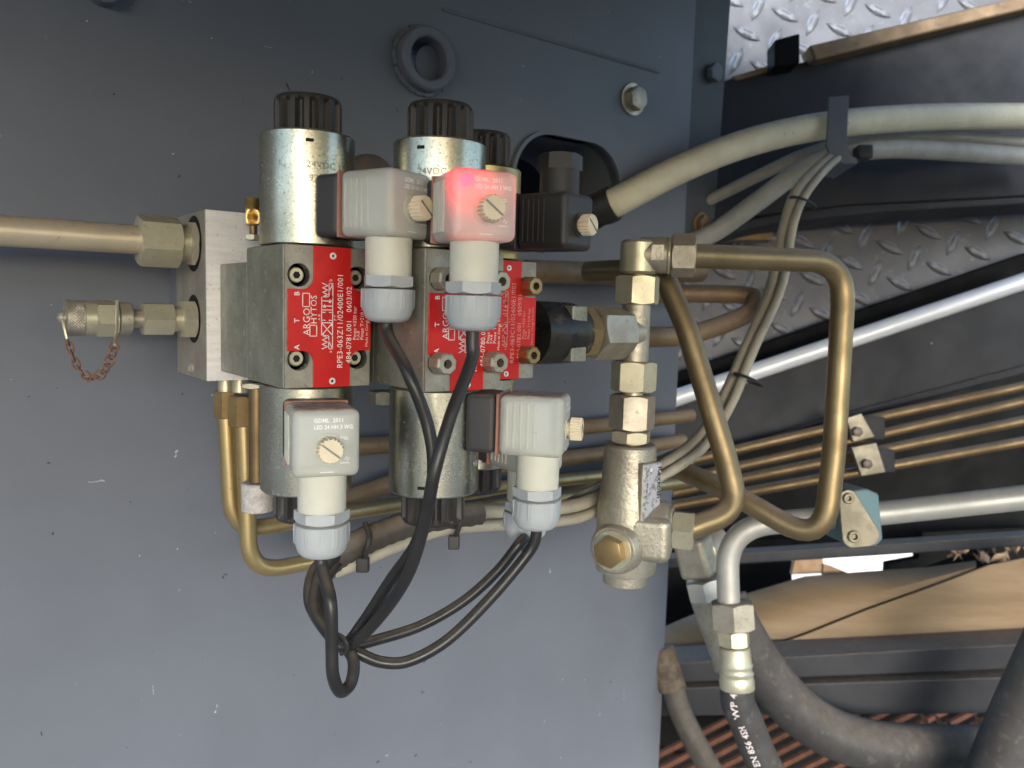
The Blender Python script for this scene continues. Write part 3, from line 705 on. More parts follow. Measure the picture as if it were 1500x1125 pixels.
# loom of sleeved and beige cables running behind the valves
sl_path = [P(470, 832, .452), P(505, 806, .458), P(560, 782, .472), P(620, 763, .49), P(700, 752, .52)]
t = thing('cable_sleeve', 'dark dusty sleeve round the loom under the valves', 'sleeve', sl_path[2])
MB().tube(catmull(sl_path, 10), lambda f_: .0082 + .0004 * math.sin(f_ * 160), 18).build('sleeve', M['dusty_rubber'], t)
for (x, y, d_, lab) in ((536, 792, .462, 'bulky black tie hanging from sleeve beside hanging cable'), (668, 762, .50, 'small black tie hanging under the lower fluted nut')):
    c = P(x, y, d_); tt = thing('loom_tie', lab, 'cable tie', c, 'ties on the cable loom')
    ps = [c + UP * .0105 - FW * .002, c + RT * .004 + UP * .004 - FW * .0105, c + RT * .002 - UP * .004 - FW * .010, c - UP * .0095 - FW * .003]
    MB().tube(catmull(ps, 6), .0018, 8).build('tie_band', M['blackp'], tt)
    MB().rbox(c - UP * .013 - FW * .004 - RT * .001, RT, UP, FW, .0035, .0042, .003, .0008, 2).build('tie_head', M['blackp'], tt)
bg = 'beige cables of the loom'
cable('beige_cable', [P(488, 838, .456), P(520, 826, .462), P(580, 800, .475), P(650, 776, .50), P(740, 768, .535), P(840, 760, .575), P(900, 735, .60), P(965, 700, .62), P(1030, 655, .64), P(1072, 590, .66), P(1105, 510, .68), P(1145, 420, .71), P(1162, 330, .74), P(1180, 285, .76), P(1212, 245, .79), P(1236, 225, .82)], .0040, M['beige_dull'], 'thin beige cable under the sleeve that climbs beside its twin to clip', 'cable', bg)
cable('beige_cable', [P(560, 785, .48), P(650, 752, .51), P(740, 750, .545), P(840, 742, .585), P(905, 716, .61), P(960, 690, .63), P(1022, 645, .65), P(1058, 590, .67), P(1094, 510, .69), P(1128, 430, .715), P(1147, 345, .745), P(1165, 285, .765), P(1200, 245, .795), P(1228, 222, .825)], .0058, M['beige_dull'], 'thicker beige cable rising through two black ties to clip', 'cable', bg)
cable('beige_cable', [P(830, 738, .60), P(900, 700, .625), P(960, 676, .65), P(1004, 660, .66), P(1010, 672, .655), P(985, 690, .645), P(940, 712, .635), P(880, 735, .61)], .0035, M['beige_dull'], 'small beige cable doubling back beside the check valve', 'cable', bg)
for (x, y, d_, lab) in ((1176, 297, .755, 'black tie round the paired beige cables near the clip'), (1097, 556, .662, 'black tie round the paired beige cables over pale bar')):
    c = P(x, y, d_); ax_ = (RT * .45 + UP).normalized(); sv = ax_.cross(FW).normalized(); lp = []
    for j in range(17):
        q = 2 * PI * j / 16; lp.append(c + sv * math.cos(q) * .0125 + FW * math.sin(q) * .010)
    tag(MB().tube(lp, .0013, 8).build('cable_tie', M['blackp']), lab, 'cable tie', 'ties on the paired cables')

# ------------------------------------------------------------------ tee stack and check valve
T0 = P(931, 485, .565); TX, TY = T0.x, T0.y
TA = V((TX, TY, CZ)); tz = lambda y: tfor(TA, EZ, py=y)      # height along the stack for a pixel row
K = .565 / F
st = thing('fitting_stack', 'upright stack of elbow, tee and union nuts above the check valve', 'fitting', V((TX, TY, CZ + tz(650))))
# elbow turning toward the long bent tube
MB().cyl(TA, EZ, tz(402), tz(352), 27 * K, 32, .002).build('elbow_body', M['fit'], st)
ed = (V((1, 0, 0)) * .80 - EY * .60).normalized()
ec = TA + EZ * (tz(374))
ed = (RT * .985 - FW * .17).normalized(); ed.z *= .3; ed.normalize()
MB().cyl(ec, ed, 0, 42 * K, 26 * K, 32, .0015).build('elbow_arm', M['fit_grey'], st)
MB().ring(ec, ed, 40 * K, 45 * K, 18 * K, 27 * K, 32, .0008).build('elbow_ring', M['fit'], st)
MB().hex(ec, ed, 46 * K, 80 * K, 54 * K, R(8)).build('elbow_nut', M['fit_grey'], st)
MB().obox(ec + ed * 22 * K - FW * 25.6 * K, ed, EZ, FW, .0042, .0050, .0006).build('maker_stamp', M['castzinc'], st)
MB().cyl(TA, EZ, tz(408), tz(398), 17 * K, 24).build('elbow_stem', M['fit_gold'], st)
MB().hex(TA, EZ, tz(446), tz(404), 57 * K, R(32)).build('union_nut', M['fit'], st)
MB().cyl(TA, EZ, tz(530), tz(443), 20.5 * K, 32, .0008).build('tee_body', M['castzinc'], st)
lc = TA + EZ * tz(488); la = -EX
kx = lambda x: tfor(lc, la, px=x)
MB().loft(lc, la, [(0, 23 * K), (kx(915), 23 * K), (kx(905), 20 * K), (kx(900), 17 * K)], 32).build('tee_arm', M['fit_grey'], st)
MB().hex(lc, la, kx(912), kx(866), 66 * K, R(12)).build('side_nut', M['fit_grey'], st)
MB().cyl(lc, la, kx(868), kx(860), 22 * K, 28).build('side_collar', M['fit'], st)
MB().hex(lc, la, kx(861), kx(838), 66 * K, R(40)).build('side_union', M['fit_gold'], st)
MB().hex(TA, EZ, tz(573), tz(529), 58 * K, R(10)).build('union_nut', M['fit'], st)
MB().cyl(TA, EZ, tz(580), tz(572), 15 * K, 24).build('union_stem', M['fit'], st)
MB().hex(TA, EZ, tz(628), tz(578), 59 * K, R(24)).build('union_nut', M['fit_grey'], st)
MB().hex(TA, EZ, tz(648), tz(630), 52 * K, R(34)).build('lower_union', M['fit'], st)
MB().cyl(TA, EZ, tz(656), tz(646), 19 * K, 24).build('lower_stem', M['fit_gold'], st)
bk = thing('black_coupling', 'oily black round coupling between the last valve and side nut', 'coupling', lc + la * kx(820))
MB().loft(lc, la, [(kx(850), 30 * K), (kx(846), 36 * K), (kx(832), 41 * K), (kx(800), 42 * K), (kx(778), 42 * K)], 40).build('coupling_barrel', M['oily'], bk)
MB().box((lc.x - .075, lc.y - .018, lc.z - .018), (lc.x - .062, lc.y + .018, lc.z + .018)).build('coupling_flange', M['cast'], bk, bev=.001)

cv = thing('check_valve', 'sand cast grey check valve with foil label and brass hex plug', 'valve', V((TX, TY, CZ + tz(858))))
MB().loft(TA, EZ, [(tz(782), 36 * K), (tz(770), 46 * K), (tz(745), 46 * K), (tz(725), 43 * K), (tz(700), 40.5 * K), (tz(660), 38.5 * K), (tz(653), 38.5 * K), (tz(650), 36 * K)], 48).build('barrel', M['castzinc'], cv)
md = -FW.copy(); md.z = 0; md.normalize(); rs = RT.copy(); rs.z = 0; rs.normalize()
cz_ = TA + EZ * tz(778)
MB().loft(TA, EZ, [(tz(856), 26 * K), (tz(852), 33 * K), (tz(838), 34 * K), (tz(834), 44 * K), (tz(815), 47 * K), (tz(790), 49 * K), (tz(770), 44 * K)], 40).build('lower_barrel', M['castzinc'], cv)
pd = (md * .86 - rs * .50).normalized()
pc = TA + EZ * tz(793)
MB().loft(pc, pd, [(0, 40 * K), (34 * K, 40 * K), (50 * K, 36 * K), (53 * K, 33 * K)], 40).build('plug_boss', M['castzinc'], cv)
MB().ring(pc, pd, 52 * K, 55 * K, 12 * K, 29 * K, 36).build('plug_washer', M['fit'], cv)
MB().hex(pc, pd, 55 * K, 72 * K, 40 * K, R(14)).build('hex_plug', M['fit_gold'], cv)
rb = (rs * .96 + md * .28).normalized(); rc_ = TA + EZ * tz(768)
MB().rbox(rc_ + rb * 26 * K + md * 14 * K - EZ * 10 * K, rb, EZ, rb.cross(EZ), 38 * K, 34 * K, 30 * K, .0065, 4).build('side_block', M['castzinc'], cv)
MB().loft(rc_, rb, [(30 * K, 40 * K), (56 * K, 40 * K), (62 * K, 36 * K)], 36).build('side_boss', M['castzinc'], cv)
MB().ring(rc_, rb, 62 * K, 67 * K, 10 * K, 33 * K, 36).build('side_ring', M['fit'], cv)
MB().hex(rc_, rb, 67 * K, 98 * K, 52 * K, R(20)).build('side_nut', M['fit'], cv)
ld = (md * .78 + rs * .62).normalized(); lu = ld.cross(EZ).normalized() * -1
lp_ = TA + ld * 40 * K + EZ * tz(712)
MB().rbox(lp_, lu, EZ, ld, 20 * K, 43 * K, 5 * K, .001, 2).build('label_pad', M['castzinc'], cv)
lb = MB().rbox(lp_ + ld * 5.3 * K, lu, EZ, ld, 18 * K, 41 * K, .9 * K, .0004, 1).build('foil_label', M['label'], cv)
fx = lambda a, b: lp_ + ld * 6.4 * K + lu * (10 * K + b) + EZ * (37 * K - a)
text('label_lettering', 'Rexroth', .0066, M['dark'], lb, fx, bold=.00012)
text('label_lettering', 'Made in Germany', .0026, M['dark'], lb, lambda a, b: fx(a + .001, b - 23 * K))
MB().cyl(lp_ + ld * 6 * K + EZ * 33 * K - lu * 4 * K, ld, -.0002, .0003, .0014, 16, .0001).build('label_pin', M['alu'], lb)

# bent steel tubes
tr = 18 * K
e1 = ec + ed * 70 * K
tag(MB().tube(fillet([e1, P(1238, 384, .60), P(1222, 660, .60), P(1206, 800, .602), P(1060, 716, .64), P(1000, 690, .68)], [.030, .3, .030, .05]), tr * .98, 20).build('bent_tube', M['gold']),
    'long brass coloured tube bent down and back from the elbow nut', 'tube', 'bent brass coloured tubes')
e2 = rc_ + rb * 85 * K
tag(MB().tube(fillet([e2, P(1082, 748, .578), P(1060, 660, .585), P(1006, 480, .60), P(972, 402, .61), P(930, 395, .63), P(860, 398, .66)], [.030, .3, .15, .02, .05]), tr * .98, 20).build('bent_tube', M['gold']),
    'brass coloured tube curving up from check valve nut toward the elbow', 'tube', 'bent brass coloured tubes')
# two outlet tubes under the manifold
for (xa, ya, pts, lab, mt) in (
    (331, 594, [(331, 600), (341, 780), (440, 762), (590, 738), (760, 710), (880, 697), (1010, 676)], 'brass tube bending right under the manifold, the one further left', M['gold_bright']),
    (352, 603, [(357, 605), (366, 840), (470, 820), (600, 772), (720, 740), (890, 722), (1010, 705)], 'brass tube with lowest bend under the manifold', M['gold_bright'])):
    yy = .508 if xa < 340 else .494
    t = thing('outlet_tube', lab, 'tube', at(xa, ya, Y=yy), 'outlet tubes of the manifold')
    q = [at(x, y, Y=yy + (.02 * i / 5 if i > 2 else 0)) for i, (x, y) in enumerate(pts)]
    MB().tube(fillet(q, [.022, .05, .1, .1, .1][:len(q) - 2], 10), pxl(12.8, q[0]), 18).build('tube', mt, t)
    top = at(xa, ya, Y=yy); top.z = MZB
    zz = lambda y: tfor(top, -EZ, py=y)
    kk = dep(top) / F
    MB().cyl(top, -EZ, .0002, zz(575), 11 * kk, 24).build('stem', M['fit'], t)
    MB().hex(top, -EZ, zz(573 if xa < 340 else 580), zz(612 if xa < 340 else 624), 30 * kk, R(5)).build('union_nut', M['fit_gold'], t)
# straight tubes crossing behind the valves
for pts, r_, lab in (
    ([(500, 655), (600, 648), (760, 634), (870, 624), (1012, 608)], 14, 'uppermost brown tube of those crossing behind the valves'),
    ([(500, 735), (560, 712), (620, 695), (760, 678), (870, 666), (1000, 645)], 14, 'dusty brown tube second down behind the valves'),
    ([(640, 755), (760, 737), (880, 708), (1010, 690)], 13, 'dusty brown tube low behind the side-on connector')):
    q = [at(x, y, Y=.545) for x, y in pts]
    tag(MB().tube(catmull(q, 6), pxl(r_, q[0]), 14).build('back_tube', M['brown']), lab, 'tube', 'tubes crossing behind the valves')
q = [at(x, y, Y=.53) for x, y in ((770, 398), (850, 400), (930, 403), (1026, 398))]
tag(MB().tube(q, pxl(17, q[1]), 18).build('back_tube', M['brown']), 'thick brown tube end passing behind the elbow above black coupling', 'tube')
q = [P(930, 494, .66), P(1010, 490, .69), P(1090, 462, .72), P(1106, 440, .735), P(1085, 432, .745), P(990, 430, .74), P(950, 430, .74)]
tag(MB().tube(catmull(q, 8), .0085, 16).build('hairpin_tube', M['brown']), 'dark oily tube folded in a hairpin in front of tread plate', 'tube')
# small fittings between manifold and coils
for (x, y0, y1, y2, hw, yy, sg, lab, mt) in ((371, 290, 330, 352, 11, .452, 1, 'knurled brass cap peeping out behind upper coil', M['knurl']), (377, 748, 706, 560, 23, .455, -1, 'knurled white cap on brown stem under the first valve', M['knurl_white'])):
    b_ = at(x, (y1 + y2) / 2, Y=yy); z_ = lambda yq: tfor(b_, EZ, py=yq); k_ = dep(b_) / F
    t = thing('test_point', lab, 'test point', b_)
    lo, hi = sorted((z_(y0), z_(y1))); MB().knurl(b_, EZ, lo, hi, hw * k_, 16).build('knurled_cap', mt, t)
    lo, hi = sorted((z_(y1), z_(y2))); MB().cyl(b_, EZ, lo, hi, hw * .52 * k_, 24).build('stem', M['dull_gold'], t)
    lo, hi = sorted((z_(y2), z_(y2 - 8 * sg))); MB().hex(b_, EZ, lo, hi, hw * 1.9 * k_, .3).build('stem_nut', M['fit'], t)
b_ = at(560, 570, Y=.43); t = thing('port_plug', 'small rusty hex plug under the body between first two valves', 'plug', b_)
MB().hex(b_, -EZ, .001, .009, .015, .4).build('plug_head', M['cast'], t)
MB().box((.186, .40, BZ0 + .001), (.1943, MYF - .0013, BZ0 + .014)).build('port_lug', M['cast'], t, bev=.0008)
# round lamp-like knob behind the first coil
b_ = at(541, 268, Y=.548); tag(MB().loft(b_, -EY, [(-.027, .021), (.0, .021), (.004, .0205), (.009, .017), (.013, .010), (.0145, .002)], 40).build('dome_nut', M['brown_cap']), 'brown domed cap on the wall behind the first upper coil', 'cap')

# ------------------------------------------------------------------ frame of the machine beyond the wall
def slab(name, pts, d, th, mt, parent=None, bev=.002, lab=None, cat='beam', group=None):
    q = [at(p[0], p[1], d=(p[2] if len(p) > 2 else d)) for p in pts]
    o = MB().prism(q, FW * th).build(name, mt, parent, bev=bev)
    if lab: tag(o, lab, cat, group)
    return o
def inside(x, y, poly):
    c = False; j = len(poly) - 1
    for i in range(len(poly)):
        (xi, yi), (xj, yj) = poly[i][:2], poly[j][:2]
        if (yi > y) != (yj > y) and x < (xj - xi) * (y - yi) / (yj - yi) + xi: c = not c
        j = i
    return c
LZ = None
def tread(poly, d, org, a, b, size, lab):
    """checker plate: a sheet with each raised lozenge set on it"""
    global LZ
    pl = slab('tread_plate', poly, d, .004, M['tread'], None, None, lab, 'tread plate', 'checker plates')
    if LZ is None:
        g = MB(); N = 10; vs = []; fs = []
        prof = [(-1, 0), (-.62, .92), (0, 1), (.60, .95), (1, 0)]
        for i in range(N + 1):
            u = -1 + 2 * i / N; wv = max(.03, (1 - u * u)) 
            for (q, h) in prof: vs.append(V((u * .0165, q * .0056 * wv, h * .0030 * min(1, wv * 1.6))))
        for i in range(N):
            for j in range(4): fs.append((i * 5 + j, i * 5 + j + 1, (i + 1) * 5 + j + 1, (i + 1) * 5 + j))
        fs.append((0, 1, 2, 3, 4)); fs.append(tuple(N * 5 + j for j in range(5)))
        g.add(vs, fs); LZ = bpy.data.meshes.new('lozenge'); bb = g.bm(); bmesh.ops.recalc_face_normals(bb, faces=bb.faces); bb.to_mesh(LZ); bb.free()
        LZ.shade_smooth(); LZ.set_sharp_from_angle(angle=R(50)); LZ.materials.append(M['lozenge']); LZ.materials.append(M['worn'])  # 'worn' is the painted edge glint
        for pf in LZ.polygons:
            if len(pf.vertices) == 4 and pf.normal.y > .35: pf.material_index = 1  # upper facets get the painted glint, as if lit from above
    for i in range(-40, 41):
        for j in range(-40, 41):
            x, y = org[0] + a[0] * i + b[0] * j, org[1] + a[1] * i + b[1] * j
            if not inside(x, y, poly): continue
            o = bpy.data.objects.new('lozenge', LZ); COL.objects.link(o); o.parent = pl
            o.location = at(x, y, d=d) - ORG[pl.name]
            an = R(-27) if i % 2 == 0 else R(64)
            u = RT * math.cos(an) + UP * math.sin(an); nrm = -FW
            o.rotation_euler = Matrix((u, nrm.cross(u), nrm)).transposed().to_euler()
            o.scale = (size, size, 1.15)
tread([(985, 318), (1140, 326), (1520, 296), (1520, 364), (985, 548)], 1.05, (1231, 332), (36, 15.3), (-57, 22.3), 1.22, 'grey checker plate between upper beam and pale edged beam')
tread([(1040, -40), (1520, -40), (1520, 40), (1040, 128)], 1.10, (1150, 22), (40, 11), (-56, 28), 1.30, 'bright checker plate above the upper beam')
# upper beam with angle rail
slab('frame_beam', [(985, 140), (1075, 112), (1210, 82), (1640, -20), (1640, 282), (1240, 302), (1130, 316), (985, 330)], .95, .06, M['beam'], None, .004, 'wide dark grey beam carrying the curved conduit', 'beam')
slab('frame_beam', [(1060, 344), (1130, 328), (1290, 311), (1640, 291), (1640, 282), (1240, 302), (1130, 316), (1060, 330)], .935, .07, M['beam'], None, .002, 'dusty lower lip of the wide dark grey beam', 'lip')
slab('angle_rail', [(1185, 66), (1640, -40), (1640, -20), (1195, 88)], .93, .03, M['brown'], None, .003, 'brown angle rail along the top of the wide beam', 'rail')
slab('rail_end_block', [(1135, 58), (1172, 48), (1172, 92), (1135, 97)], .92, .03, M['shadow_beam'], None, .002, 'small black block at the end of brown rail', 'block')
slab('wood_chip', [(1072, 112), (1132, 94), (1150, 96), (1120, 106), (1080, 117)], .945, .006, M['tan'], None, .001, 'thin splintered wood strip lying on the wide beam end', 'splinter')
# gusset behind
slab('rear_gusset', [(985, 318), (1132, 318), (1132, 352), (985, 352)], 1.0, .02, M['brown'], None, .002, 'brown bracket showing under the beam left of checker plate', 'bracket')
# pale edged beam
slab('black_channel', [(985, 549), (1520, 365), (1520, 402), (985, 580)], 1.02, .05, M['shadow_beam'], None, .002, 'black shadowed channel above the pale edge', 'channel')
q0, q1 = P(975, 588, .965), P(1530, 402, .965)
pb_ = thing('edged_beam', 'slanting grey beam with pale worn rounded upper edge', 'beam', q0)
MB().tube([q0, q0.lerp(q1, .5), q1], pxl(12.5, q0), 18).build('rounded_edge', M['silver'], pb_)
slab('beam_web', [(975, 598), (1530, 412), (1530, 532), (1235, 610), (975, 694)], .97, .012, M['beam'], pb_, .002)
slab('beam_lip', [(975, 690), (1235, 606), (1530, 528), (1530, 540), (1235, 618), (975, 704)], .962, .02, M['beam'], pb_, .002)
# near-black sheet, shade behind the tubes put into its colour
slab('tube_shade_backing', [(985, 600), (1530, 470), (1530, 800), (985, 812)], 1.30, .02, M['shadow_beam'], None, None, 'near-black sheet added as shade behind the four thin tubes', 'panel')
# four thin tubes with their clamp blocks
for i, (pa_, pb2, pc2) in enumerate((((985, 681), (1216, 627), (1520, 561)), ((985, 705), (1212, 654), (1520, 583)), ((985, 722), (1212, 676), (1520, 612)), ((985, 741), (1248, 693), (1520, 643)))):
    q = [P(*pa_, .93), P(*pb2, .93), P(*pc2, .93)]
    tag(MB().tube(catmull(q, 6), pxl(7.4, q[0]), 14).build('thin_tube', M['dull_gold']), ('uppermost', 'second', 'third', 'lowest')[i] + ' of four thin brass tubes held by stacked clamp blocks', 'tube', 'thin brass tubes')
for (pts, lab) in (([(1240, 612), (1262, 605), (1282, 640), (1250, 648)], 'upper wedge shaped clamp block on thin tubes'), ([(1247, 655), (1284, 648), (1298, 692), (1262, 698)], 'lower wedge shaped clamp block on thin tubes')):
    t = thing('tube_clamp', lab, 'clamp', P(*pts[3], .90), 'clamp blocks on the thin tubes')
    slab('clamp_plate', pts, .895, .006, M['clampzinc'], t, .001)
    cx_ = sum(p[0] for p in pts) / 4; cy_ = sum(p[1] for p in pts) / 4
    MB().rbox(P(cx_ + 10, cy_, .925), RT, UP, FW, 17 * .925 / F, 17 * .925 / F, .020, .002, 2).build('clamp_body', M['beam'], t)
    MB().hex(P(cx_ - 4, cy_ + 6, .894), -FW, 0, .005, .010, .3).build('clamp_bolt', M['brown_cap'], t)
# galvanised pipe ending in a hose
HK = .74 / F
hp = [P(1068, 905, .74), P(1068, 772, .745), P(1140, 765, .76), P(1300, 752, .79), P(1540, 722, .84)]
tag(MB().tube(fillet([hp[0], P(1064, 772, .735), P(1300, 751, .70), P(1560, 722, .65)], [.055, .2], 12), .0104, 24).build('galvanised_pipe', M['steel_pipe']), 'pale galvanised pipe curving down into the lettered hose', 'pipe')
pc = thing('pipe_clamp', 'teal plastic pipe clamp with rounded zinc cover plate', 'clamp', P(1255, 800, .76))
cp_ = []
for (x, y, rr, a0, a1) in ((1243, 731, 14, 180, 20), (1272, 784, 17, 20, -90), (1250, 787, 16, -90, -180)):
    for i in range(7):
        a = R(a0 + (a1 - a0) * i / 6); cp_.append((x + rr * math.cos(a), y - rr * math.sin(a)))
slab('cover_plate', cp_, .672, .004, M['clampzinc'], pc, .0008)
slab('clamp_body', [(1238, 720), (1270, 716), (1288, 724), (1294, 790), (1284, 800), (1242, 800)], .679, .05, M['teal'], pc, .002)
MB().ring(P(1251, 786, .671), -FW, -.001, .0015, .0022, .0052, 24, .0006).build('clamp_screw', M['clampzinc'], pc)
MB().ring(P(1243, 730, .671), -FW, -.001, .0015, .0016, .0046, 24, .0006).build('clamp_screw', M['clampzinc'], pc)
hs_ = thing('hydraulic_hose', 'black lettered hydraulic hose with crimped zinc ferrule', 'hose', P(1110, 1125, .73))
hx = P(1072, 885, .74); hd = (P(1080, 1010, .735) - hx).normalized()
hl = lambda y: tfor(hx, hd, py=y)
MB().hex(hx, hd, hl(881), hl(921), 58 * HK, R(18)).build('hose_nut', M['fit_grey'], hs_)
MB().cyl(hx, hd, hl(920), hl(926), 17 * HK, 24).build('hose_stem', M['fit'], hs_)
MB().hex(hx, hd, hl(923), hl(946), 40 * HK, R(30)).build('hose_hex', M['fit'], hs_)
MB().loft(hx, hd, [(hl(947), 20 * HK), (hl(949), 22 * HK), (hl(970), 23 * HK), (hl(974), 24.5 * HK), (hl(977), 23 * HK), (hl(983), 23 * HK), (hl(986), 25 * HK), (hl(990), 23.5 * HK), (hl(996), 25 * HK), (hl(1008), 25 * HK), (hl(1011), 23 * HK)], 36).build('crimp_ferrule', M['fit'], hs_)
hpath = catmull([hx + hd * hl(1000), hx + hd * hl(1030), P(1094, 1060, .735), P(1112, 1105, .735), P(1140, 1160, .735), P(1165, 1200, .735)], 12)
hr_ = 24.5 * HK
ho = MB().tube(hpath, hr_, 24).build('hose_body', M['hose'], hs_)
al = [0]
for i in range(1, len(hpath)): al.append(al[-1] + (hpath[i] - hpath[i - 1]).length)
tot = al[-1]
def onhose(a, b):
    s_ = max(0, min(tot - 1e-6, 0.0725 - a))
    for i in range(1, len(al)):
        if al[i] >= s_:
            f_ = (s_ - al[i - 1]) / (al[i] - al[i - 1]); c = hpath[i - 1].lerp(hpath[i], f_); tg = (hpath[i] - hpath[i - 1]).normalized(); break
    side = tg.cross(FW).normalized(); side = side if side.dot(RT) > 0 else -side
    fr = side.cross(tg).normalized(); fr = fr if fr.dot(FW) < 0 else -fr
    th = -.30 - b / hr_
    return c + (fr * math.cos(th) + side * math.sin(th)) * (hr_ + .00012)
text('hose_lettering', 'EN 856 4SH   WP 4', .0084, M['print'], ho, onhose, sx=.92, bold=.00015)
# swivel elbow behind it
el = thing('swivel_elbow', 'dusty swivel elbow with shiny nut behind the galvanised pipe', 'elbow', P(1040, 920, .80))
ev = (P(1058, 960, .80) - P(1022, 815, .80)).normalized(); eh = (RT * .55 + FW * .8 + UP * .2).normalized()
e0 = P(1020, 815, .80); EK = .80 / F
MB().rbox(e0, ev.cross(eh).normalized(), ev, ev.cross(eh).cross(ev).normalized(), 24 * EK, 30 * EK, 22 * EK, .006, 4).build('elbow_body', M['fit_grey'], el)
MB().cyl(e0 + eh * 10 * EK, eh, 0, 60 * EK, 26 * EK, 28, .002).build('elbow_arm', M['fit_grey'], el)
MB().hex(e0, ev, 34 * EK, 64 * EK, 46 * EK, R(20)).build('swivel_nut', M['steel_pipe'], el)
MB().loft(e0, ev, [(62 * EK, 24 * EK), (90 * EK, 22 * EK), (150 * EK, 15 * EK), (170 * EK, 15 * EK)], 24).build('hose_tail', M['fit_grey'], el)

# conduit, clip and the grey cables
cable('conduit', [P(894, 299.8, .7642), P(910, 292, .7625), P(1000, 246, .785), P(1100, 208, .81), P(1210, 184, .83), P(1350, 172, .86), P(1530, 170, .90)], .0142, M['beige'], 'thick cream conduit arching from the wall slot over the wide beam', 'conduit', n=24)
cable('conduit_boot', [P(815, 341, .83), P(840, 328, .80), P(866, 313, .776), P(882, 305.5, .7685), P(899, 297.4, .7630)], .0174, M['blackp'], 'black rubber boot where the cream conduit enters wall slot', 'boot', n=20)
cl = thing('cable_clip', 'grey bent strip clip hooked over the cream conduit', 'clip', P(1235, 238, .84))
slab('clip_strip', [(1215, 142), (1244, 139), (1241, 205), (1246, 228), (1256, 240), (1236, 240), (1218, 232), (1211, 214)], .805, .004, M['wall'], cl, .0008)
slab('clip_foot', [(1226, 232), (1256, 240), (1256, 232), (1240, 226)], .806, .06, M['wall'], cl, .0008)
cable('grey_cable', [P(1005, 358, .88), P(1050, 338, .87), P(1110, 295, .86), P(1170, 252, .85), P(1230, 228, .85), P(1300, 218, .86), P(1400, 222, .88), P(1530, 232, .91)], .0105, M['greycab'], 'thick grey cable passing through the clip below the conduit', 'cable', 'grey cables', n=18)
cable('grey_cable', [P(1000, 306, .90), P(1040, 292, .89), P(1110, 258, .88), P(1180, 226, .87), P(1260, 205, .88), P(1380, 200, .90), P(1530, 212, .93)], .0066, M['greycab'], 'thin grey cable tucked close under the conduit', 'cable', 'grey cables', n=14)
tag(MB().rbox(P(1264, 224, .835), RT, UP, FW, .008, .007, .008, .002, 2).build('sealing_lump', M['blackp']), 'black lump of tape behind the clip', 'tape')

# tan sheet, lower rails, grating
def sheet(name, rows_, mt, th, lab, cat):
    n_ = len(rows_[0]); g = MB(); vs = []; fs = []
    for k_ in (0, 1):
        for rw in rows_:
            for (x, y, d_) in rw: vs.append(P(x, y, d_) + FW * (th * k_))
    m_ = len(rows_); o2 = m_ * n_
    for i in range(m_ - 1):
        for j in range(n_ - 1):
            f_ = (i * n_ + j, i * n_ + j + 1, (i + 1) * n_ + j + 1, (i + 1) * n_ + j)
            fs.append(f_); fs.append(tuple(o2 + q_ for q_ in f_[::-1]))
    rim = [j for j in range(n_)] + [i * n_ + n_ - 1 for i in range(1, m_)] + [(m_ - 1) * n_ + j for j in range(n_ - 2, -1, -1)] + [i * n_ for i in range(m_ - 2, 0, -1)]
    for i in range(len(rim)): fs.append((rim[i], rim[(i + 1) % len(rim)], o2 + rim[(i + 1) % len(rim)], o2 + rim[i]))
    g.add(vs, fs); return tag(g.build(name, mt, ang=50), lab, cat)
lo_ = [(960, 1000), (1090, 961), (1180, 930), (1270, 894), (1360, 862), (1450, 828), (1540, 810)]
sheet('lower_sheet', [[(x, y, .99) for x, y in lo_], [(x, y * .55 + (970 - (x - 975) * .05) * .45, .988) for x, y in lo_], [(x, 976 - (x - 975) * .05, .985) for x, y in lo_]], M['tan'], .004, 'dusty tan sheet below the slanting gap', 'sheet')
up_ = [(950, 930, 1010), (1000, 908, 990), (1090, 872, 957), (1180, 845, 926), (1270, 838, 890), (1360, 832, 858), (1430, 822, 834)]
sheet('upper_sheet', [[(x, y0, 1.045) for x, y0, y1 in up_], [(x, y0 * .7 + y1 * .3, 1.014) for x, y0, y1 in up_], [(x, y0 * .35 + y1 * .65, 1.0) for x, y0, y1 in up_], [(x, y1, .998) for x, y0, y1 in up_]], M['tan'], .004, 'curved tan sheet overlapping above the slanting gap', 'sheet')
slab('lower_rail', [(950, 820), (1640, 776), (1640, 792), (950, 835)], .92, .03, M['beam'], None, .002, 'thin dark rail under the galvanised pipe', 'rail')
slab('lower_beam', [(950, 974), (1640, 936), (1640, 974), (1010, 1000), (950, 1003)], .93, .06, M['beam'], None, .002, 'grey beam directly below the tan sheet', 'beam')
slab('rusty_gasket_strip', [(950, 1003), (1640, 976), (1640, 987), (950, 1010)], .95, .05, M['rust'], None, .001, 'rusty strip squeezed between two lower beams', 'strip')
slab('lower_beam', [(950, 1010), (1640, 987), (1640, 1044), (950, 1050)], .92, .05, M['beam'], None, .002, 'lowest grey beam, above the rusty grating', 'beam')
gt = thing('grating', 'rusty slatted grating beneath the lowest beam', 'grating', P(1100, 1180, 1.0))
for i in range(17):
    x0_ = 880 + i * 42; y0_ = 1150
    MB().tube([P(x0_ - 40, y0_ + 20, .97), P(x0_ + 230, y0_ - 118, 1.12)], .0048, 6).build('grating_bar', M['rustbar'], gt)
MB().tube([P(900, 1075, 1.06), P(1240, 1175, 1.06)], .004, 6).build('cross_bar', M['rustbar'], gt)
slab('grating_shade_backing', [(940, 1035), (1540, 1030), (1540, 1230), (940, 1230)], 1.25, .02, M['shadow_beam'], None, None, 'near-black sheet added as shade below the rusty grating', 'plate')  # stands in for the shade under the grating
